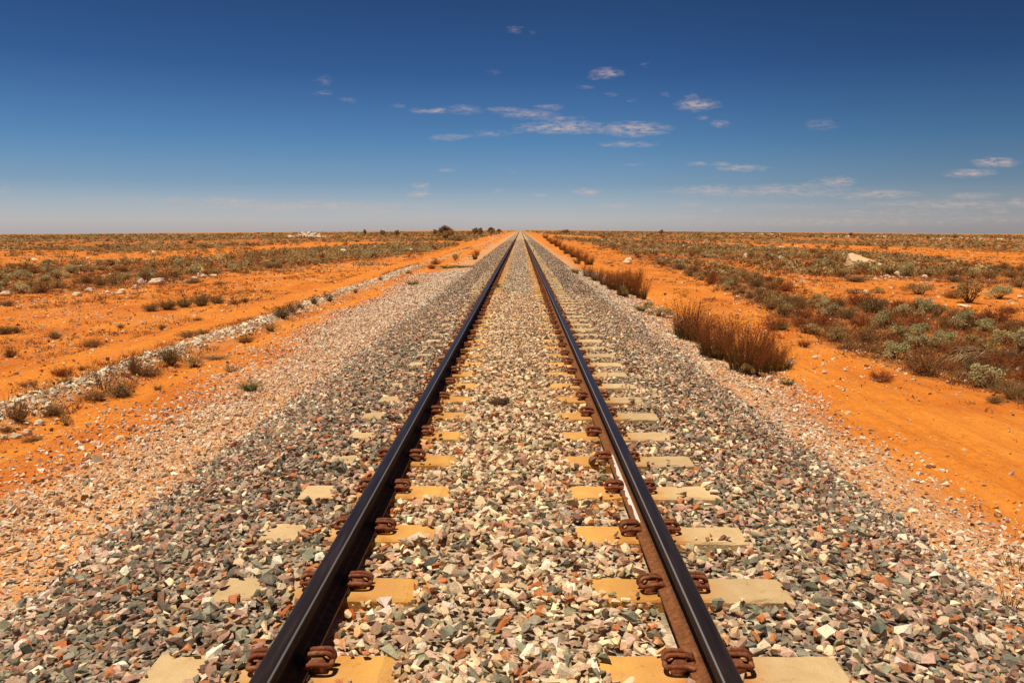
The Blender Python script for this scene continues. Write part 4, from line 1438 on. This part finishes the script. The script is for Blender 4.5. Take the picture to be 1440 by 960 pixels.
# ------------------------------------------------------------------ distant scrub
def distant_scrub():
    n0 = 76000
    d = 42 * (1400 / 42) ** RNG.random(n0)
    a = RNG.uniform(-.72, .72, n0)
    x, y = d * np.tan(a), d
    z = ground_z(x, y)
    qx, qy, qd = project(np.stack([x, y, z], 1))
    ok = np.zeros(n0, bool)
    for name, poly in BELTS.items():
        ok |= in_poly(qx, qy, poly)
    patch = fbm(x * 0.03, y * 0.02, 151)
    ok &= RNG.random(n0) < np.clip((patch - .40) * 7, .10, 1)
    stray = (RNG.random(n0) < 0.05) & (np.abs(x) > 9)
    ok = (ok | stray) & (np.abs(x) > 5.5)
    # thinner where the single shrubs already stand
    ok &= (d > 75) | (RNG.random(n0) < np.where(x < 0, .26, .34))
    ok &= RNG.random(n0) < np.clip(.45 + (fbm(x * .10, y * .035, 171) - .42) * 5, .12, 1)
    x, y, z, d, patch = x[ok], y[ok], z[ok], d[ok], patch[ok]
    n = len(x)
    W_ = RNG.uniform(.5, 1.25, n) * (1 + np.clip(d - 150, 0, 1000) / 350)
    H_ = W_ * RNG.uniform(.32, .55, n) / (1 + np.clip(d - 150, 0, 1000) / 500)
    cols = np.array(SILVER + OLIVE * 4 + BROWN * 2 + [(0.48, 0.31, 0.11), (0.46, 0.22, 0.07), (0.52, 0.36, 0.15)] * 2)
    col = cols[RNG.integers(0, len(cols), n)] * RNG.uniform(.8, 1.2, (n, 1))
    Vs, Ts, Ks, off = [], [], [], 0
    for lo, hi, m in ((0, 110, 60), (110, 260, 20), (260, 2000, 8)):
        idx = np.nonzero((d >= lo) & (d < hi))[0]
        if len(idx) == 0:
            continue
        k = len(idx)
        p = RNG.normal(0, 1, (k, m, 3))
        p /= np.linalg.norm(p, axis=2)[:, :, None]
        p[:, :, 2] = np.abs(p[:, :, 2])
        p *= RNG.random((k, m, 1)) ** .35
        p = p * np.stack([W_[idx] * .5, W_[idx] * .5, H_[idx]], 1)[:, None, :] + np.stack([x[idx], y[idx], z[idx]], 1)[:, None, :]
        size = np.repeat(W_[idx] * {60: .16, 20: .33, 8: .6}[m], m)
        V, T = leaf_tris(p.reshape(-1, 3), size, 0.5)
        c = np.repeat(col[idx], m, 0) * RNG.uniform(.7, 1.3, (k * m, 1))
        Vs.append(V)
        Ts.append(T + off)
        Ks.append(np.repeat(c, 4, 0))
        off += len(V)
    me = tri_mesh('distant_scrub', np.concatenate(Vs), np.concatenate(Ts), np.concatenate(Ks))
    tag(link('distant_scrub', me, M_LEAF), 'low olive and brown scrub covering the far plain to the skyline', 'scrub', kind='stuff')


distant_scrub()


def ground_cover():
    """Dead stems, leaf litter and seedling tufts that nobody could count."""
    n0 = 78000
    d = 6.5 * (110 / 6.5) ** RNG.random(n0)
    a = RNG.uniform(-.72, .72, n0)
    x, y = d * np.tan(a), d
    z = ground_z(x, y)
    qx, qy, qd = project(np.stack([x, y, z], 1))
    belt = np.zeros(n0, bool)
    for name, poly in BELTS.items():
        belt |= in_poly(qx + RNG.normal(0, 9, n0), qy + RNG.normal(0, 3, n0), poly)
    patch = fbm(x * .5, y * .3, 161)
    lane = (np.abs(x + 7.8) < .5) | (np.abs(x + 5.25) < .35) | (np.abs(x - 4.9) < .8)
    ok = np.where(belt, RNG.random(n0) < .9, (RNG.random(n0) < np.clip((patch - np.where(x < 0, .40, .47)) * 2.2, .02, .6)) & ~lane)
    ok &= (x > 4.2) | (x < -5.6)
    x, y, z, d, belt = x[ok], y[ok], z[ok], d[ok], belt[ok]
    n = len(x)
    m = 9
    base = np.repeat(np.stack([x, y, z], 1), m, 0) + RNG.normal(0, .05, (n * m, 3)) * np.array([1, 1, 0])
    hh = np.repeat(RNG.uniform(.04, .15, n) * np.where(belt, 1.0, .6), m)
    t = np.stack([RNG.normal(0, 1, n * m) * hh * .7, RNG.normal(0, 1, n * m) * hh * .7, hh * RNG.uniform(.4, 1.1, n * m)], 1)
    V, T, k = strips(base - np.array([0, 0, .01]), base + t, RNG.normal(0, .02, (n * m, 3)), np.repeat(.0022 + d * .00024, m), 1, .4)
    cols = np.array([(0.26, 0.10, 0.032), (0.34, 0.16, 0.055), (0.21, 0.11, 0.04), (0.48, 0.27, 0.10), (0.26, 0.20, 0.075), (0.34, 0.105, 0.03)])
    c = np.repeat(cols[RNG.integers(0, len(cols), n)], m, 0) * RNG.uniform(.7, 1.3, (n * m, 1))
    me = tri_mesh('ground_cover', V, T, np.repeat(c, k, 0))
    tag(link('ground_cover', me, M_BLADE), 'dry stems and low brown herbs thinly covering the red soil', 'ground cover', kind='stuff')


ground_cover()


# ------------------------------------------------------------------ rocks
def rock_mesh(seed, flat, n=26, rounds=2, rough=.10):
    r = random.Random(seed)
    V, T = hull(n, flat, seed, .22)
    bm = bmesh.new()
    vs = [bm.verts.new(v) for v in V]
    for t in T:
        try:
            bm.faces.new([vs[k] for k in t])
        except ValueError:
            pass
    for _ in range(rounds):
        bmesh.ops.subdivide_edges(bm, edges=bm.edges[:], cuts=1, use_grid_fill=True)
        bmesh.ops.triangulate(bm, faces=bm.faces[:])
        co = np.array([tuple(v.co) for v in bm.verts])
        nz = fbm(co[:, 0] * 5 + seed, co[:, 1] * 5 + co[:, 2] * 7, seed) - .5
        for v, q in zip(bm.verts, nz):
            v.co += v.co.normalized() * float(q) * rough
        rough *= .6
    me = bpy.data.meshes.new('rock')
    bm.to_mesh(me)
    bm.free()
    me.shade_flat()
    at_ = me.attributes.new('tint', 'FLOAT_COLOR', 'POINT')
    c = np.array([0.76, 0.62, 0.43, 1.0]) * r.uniform(.88, 1.08)
    c[3] = 1
    at_.data.foreach_set('color', np.tile(c, len(me.vertices)).astype(np.float32))
    me.materials.append(M_LIME)
    return me


ROCKS = [rock_mesh(500 + k, random.uniform(.42, .7)) for k in range(7)]


def rock(px, py, w, h, label, group=None, me=None, rz=None):
    p = at(px, py)
    s = px_m(p)
    me = me or random.choice(ROCKS)
    o = bpy.data.objects.new('limestone_rock', me)
    C.objects.link(o)
    zs = [v.co.z for v in me.vertices]
    o.location = (p[0], p[1], p[2] + h / s * 0.32)
    o.rotation_euler = (random.gauss(0, .1), random.gauss(0, .1), random.uniform(-.5, .5) if rz is None else rz)
    o.scale = (w / s, w / s, h / s / (max(zs) - min(zs)) * 1.25)
    tag(o, label, 'rock', group)
    return o


def slab_boulder():
    """The long pale wedge: high blunt end away from the lane, long back sloping down to a point."""
    bm = bmesh.new()
    top = [(-.50, -.30, .20), (-.47, .20, .50), (-.30, .26, .47), (-.28, -.34, .16), (.02, .24, .34), (.04, -.34, .10), (.30, .18, .22), (.32, -.28, .05), (.50, .08, .11), (.52, -.10, .05)]
    low = [(-.56, -.20, -.1), (-.53, .24, -.1), (-.32, .32, -.1), (-.28, -.30, -.1), (.05, .30, -.1), (.06, -.32, -.1), (.34, .22, -.1), (.36, -.26, -.1), (.58, .1, -.1), (.58, -.1, -.1)]
    for v in top + low:
        bm.verts.new(v)
    bmesh.ops.convex_hull(bm, input=bm.verts)
    bmesh.ops.triangulate(bm, faces=bm.faces[:])
    for q in range(4):
        bmesh.ops.subdivide_edges(bm, edges=bm.edges[:], cuts=1)
        bmesh.ops.triangulate(bm, faces=bm.faces[:])
        co = np.array([tuple(v.co) for v in bm.verts])
        nz = fbm(co[:, 0] * 6 + 3, co[:, 1] * 6 + co[:, 2] * 9, 77) - .5
        for v, k in zip(bm.verts, nz):
            v.co.z += float(k) * .13 * .55 ** q
            v.co.y += float(k) * .12 * .55 ** q
            v.co.x += float(k) * .06 * .55 ** q
    me = bpy.data.meshes.new('slab_boulder')
    bm.to_mesh(me)
    bm.free()
    me.shade_flat()
    at_ = me.attributes.new('tint', 'FLOAT_COLOR', 'POINT')
    at_.data.foreach_set('color', np.tile(np.array([.78, .50, .26, 1.0]), len(me.vertices)).astype(np.float32))
    me.materials.append(M_LIME)
    p = at(1219, 375)
    s = px_m(p)
    o = link('limestone_boulder', me)
    o.location = p
    o.scale = (50 / s, 50 / s, 50 / s * .72)
    o.rotation_euler = (0, 0, -.06)
    tag(o, 'long pale wedge shaped slab boulder sloping down among the silvery shrubs', 'boulder')


slab_boulder()
EAST = 'limestone rocks on the tussock side of the track'
WEST = 'limestone rocks on the windrow side of the track'
for (x, y, w, h, lab) in [
    (883, 371, 15, 9, 'rounded pale boulder standing alone at the edge of the lane'),
    (961, 351, 6, 7, 'upright pale rock beside a flat one in the scrub'),
    (971, 351, 13, 5, 'flat pale rock beside an upright one in the scrub'),
    (1048, 363, 8, 7, 'small upright white rock in the silvery scrub before the slab boulder'),
    (1098, 364, 13, 5, 'low flat white rock between upright white rock and slab boulder'),
    (1261, 388, 11, 8, 'block shaped white rock among the rubble below the slab boulder'),
    (1100, 350.5, 18, 4, 'long flat pale rock on the bare red strip'),
    (1120, 349, 10, 4, 'short flat pale rock at the end of the bare red strip'),
    (940, 346, 22, 3, 'thin streak of pale rock lying flat in the scrub'),
    (1300, 391, 12, 5, 'white rock between block shaped rock and the olive bush'),
    (1217, 413, 11, 6, 'white rock beside small olive tufts on the bare red soil'),
    (1434, 419, 10, 5, 'white rock near the saltbush at the edge of the bare soil'),
    (1357, 431, 22, 3, 'flat pale rock on bare soil below the round olive bush'),
    (1352, 405, 8, 4, 'white rock against the back of the round olive bush'),
    (1434, 522, 12, 9, 'white rock under the large saltbush by the dead branches'),
    (1157, 514, 7, 5, 'little white rock alone on the orange lane'),
    (1159, 525, 9, 6, 'white rock on the lane, nearer the ballast than the little one'),
    (1146, 504, 10, 5, 'white rock at the scrub end of the lane stones'),
    (1264, 521, 8, 4, 'white rock at the lane edge before the dead branches'),
    (1357, 538, 10, 5, 'white rock on dark litter beyond the rusty shrubs'),
    (1109, 516, 15, 12, 'pale rock lying at the end of the red tussock row'),
    (1081, 537, 14, 10, 'rounded white rock at the foot of the last red tussock'),
]:
    rock(x, y, w, h, lab, EAST)
for (x, y, w, h, lab) in [
    (9, 416, 18, 7, 'flat white rock at the scrub edge farthest from the track'),
    (108, 417, 17, 6, 'broad white rock lying in front of a taller one at the scrub edge'),
    (125, 411, 14, 8, 'tall white rock behind the broad flat one at the scrub edge'),
    (151, 412, 9, 4, 'small white rock towards the track from the tall white rock'),
    (171, 413, 15, 7, 'white rock at the turn of the scrub edge, past the tall one'),
    (198, 400, 13, 10, 'blocky white rock next to the widest white rock'),
    (221, 400, 27, 9, 'widest white rock of the scrub edge row'),
    (190, 407, 12, 7, 'white rock leaning in front of the blocky one'),
    (272, 393, 13, 5, 'white rock on the soil just past the widest white rock'),
    (285, 390, 16, 5, 'middle one of three low white rocks near the track end of the row'),
    (299, 389, 16, 4, 'last low white rock of the row towards the track'),
    (46, 367, 17, 4, 'pale flat rock on the bare red strip across the scrub'),
    (124, 364, 9, 3, 'small pale rock on the bare red strip'),
    (216, 355, 10, 3, 'small pale rock at the far edge of the bare red strip'),
    (482, 356, 17, 6, 'larger white rock of a touching pair on the red soil'),
    (491, 357, 10, 4, 'smaller white rock of a touching pair on the red soil'),
    (527, 350, 11, 4, 'flat white rock in the scrub towards the skyline bushes'),
    (577, 354, 13, 5, 'white rock in the scrub between skyline bushes and the red soil'),
    (57, 408, 12, 4, 'white rock inside the dark scrub above the broad white rock'),
    (20, 407, 9, 3, 'white rock half hidden in the dark scrub'),
    (22, 616, 20, 10, 'bright rock at the near end of the limestone windrow'),
    (38, 612, 16, 9, 'grey white rock second from the near end of the windrow'),
    (5, 617, 14, 9, 'rock ending the windrow at the foot of the stalky plant'),
    (146, 582, 9, 8, 'lone white stone standing on the orange lane beside the windrow'),
    (55, 597, 18, 8, 'pale rock in the windrow beneath the dark shrub'),
]:
    rock(x, y, w, h, lab, WEST)

# rubble scattered in patches: too many small pieces to single out
def rubble(name, spots, label, flat=.5):
    P, S = [], []
    for (cx, cy, rx, ry, n, smin, smax) in spots:
        for _ in range(n):
            u, v = random.gauss(0, .45), random.gauss(0, .45)
            p = at(cx + u * rx, cy + v * ry)
            s = random.uniform(smin, smax) / px_m(p)
            P.append((p[0], p[1], p[2] + s * .15))
            S.append(s)
    P, S = np.array(P), np.array(S)
    tint = np.array([.78, .64, .45]) * RNG.uniform(.75, 1.15, (len(P), 1))
    o = link(name, stones_mesh(name, P, S, tint, HULLS, .3), M_LIME)
    tag(o, label, 'rubble', kind='stuff')


rubble('limestone_rubble', [
    (1240, 390, 34, 6, 46, 2.5, 7), (1300, 396, 26, 5, 16, 2.5, 6), (1128, 395, 26, 8, 44, 2, 5), (1208, 488, 34, 10, 40, 2.5, 7), (1265, 489, 30, 10, 60, 2.5, 7), (1060, 412, 40, 10, 70, 2, 5.5), (1052, 418, 14, 4, 20, 4, 8),
    (1330, 405, 30, 5, 14, 2, 6), (1425, 425, 20, 5, 14, 2, 6), (1280, 500, 40, 8, 40, 1.5, 4), (170, 412, 36, 5, 36, 2, 6), (60, 424, 50, 8, 60, 2, 5), (20, 432, 30, 5, 24, 3, 6), (250, 396, 30, 4, 24, 2, 5),
    (330, 405, 60, 10, 60, 1.5, 4), (100, 440, 90, 14, 120, 1.5, 5), (240, 450, 90, 14, 80, 1.5, 4), (50, 470, 60, 14, 60, 2, 5), (480, 357, 20, 4, 20, 2, 5), (700, 333, 20, 6, 60, 1.5, 4), (685, 345, 14, 8, 60, 1.5, 4),
    (470, 375, 40, 6, 30, 1.5, 3.5), (150, 368, 90, 5, 20, 2, 5), (1330, 356, 100, 8, 14, 2, 6), (1010, 352, 60, 6, 16, 2, 6)],
    'small broken pieces of white limestone strewn between the shrubs')


def heap(name, label, cx, cy, w, h, n, smin, smax):
    """A far pile of pale rocks; each rock of it a stone of its own."""
    c = at(cx, cy)
    s = px_m(c)
    root = empty(name, c)
    tag(root, label, 'rock heap')
    for k in range(n):
        u = random.uniform(-.5, .5)
        top = h / s * (1 - (2 * u) ** 2) * random.uniform(.15, .8)
        o = bpy.data.objects.new('stone', random.choice(ROCKS))
        C.objects.link(o)
        o.parent = root
        q = random.uniform(smin, smax) / s
        o.location = (u * w / s, random.gauss(0, .16) * w / s, max(top - q * .2, q * .15))
        o.rotation_euler = (random.gauss(0, .4), random.gauss(0, .4), random.uniform(0, 6.28))
        o.scale = (q, q, q)


heap('limestone_heap', 'broad heap of white rubble rising to the skyline on the windrow side of the track', 433, 335, 46, 12, 70, 3.5, 10)
for (cx, cy, w, h, n, lab) in [
    (1070, 330.5, 56, 2.5, 14, 'thin line of white rocks on the skyline closest to the track'), (1172, 333.5, 50, 3, 16, 'line of white rocks along the skyline behind the slab boulder'),
    (1232, 334.5, 40, 3.5, 14, 'white rock outcrop on the skyline past the slab boulder'), (1345, 336, 60, 4, 14, 'low pale mound of rocks under a dark bush at the tussock side skyline'),
    (1400, 337.5, 50, 3, 9, 'thin scatter of white rocks on the skyline farther out than the mound'), (905, 343, 36, 3, 9, 'short line of white rocks in the far scrub near the track'),
    (1316, 337.5, 14, 3, 5, 'small white outcrop touching a dark bush below the skyline')]:
    heap('limestone_outcrop', lab, cx, cy, w, h, n, 2.5, 6)


# ------------------------------------------------------------------ dead branches
def dead_branches():
    p = at(1366, 510)
    s = px_m(p)
    root = empty('dead_branch_heap', p)
    tag(root, 'heap of dry tan dead branches lying arched beneath the saltbushes', 'dead branches')
    k = 78 / s
    for i in range(44):
        x0, x1 = random.uniform(-.55, -.1), random.uniform(.1, .55)
        if random.random() < .3:
            x0, x1 = x1, x0
        y = random.gauss(0, .16)
        hgt = random.uniform(.08, .36)
        pts = smooth_path([(x0 * k, y * k, .0), ((x0 * .6 + x1 * .3) * k, (y + random.gauss(0, .05)) * k, hgt * k * .7), ((x0 * .2 + x1 * .7) * k, (y + random.gauss(0, .06)) * k, hgt * k * .75), (x1 * k, (y + random.gauss(0, .1)) * k, .05 * k)], 3)
        r0 = random.uniform(.006, .013)
        V, T = tube(pts, list(np.linspace(r0, r0 * .35, len(pts))), 5)
        col = np.array(random.choice([(0.36, 0.22, 0.10), (0.28, 0.15, 0.06), (0.44, 0.30, 0.15)])) * random.uniform(.8, 1.15)
        link('branch', tri_mesh('branch', V, T, np.tile(col, (len(V), 1))), M_TWIG, root)


dead_branches()

# the dark brown lump lying on the stones between the rails
dark_me = rock_mesh(901, .38)
dark_me.attributes['tint'].data.foreach_set('color', np.tile(np.array([.10, .055, .030, 1.0]), len(dark_me.vertices)).astype(np.float32))
p_ = at(705, 570, ballast_z)
s_ = px_m(p_)
lump = link('dark_lump', dark_me)
lump.location = (p_[0], p_[1], .045)
lump.scale = (34 / s_, 26 / s_, 30 / s_)
lump.rotation_euler = (.05, -.04, .3)
tag(lump, 'dark brown flat lump lying on the ballast between the rails', 'stone')
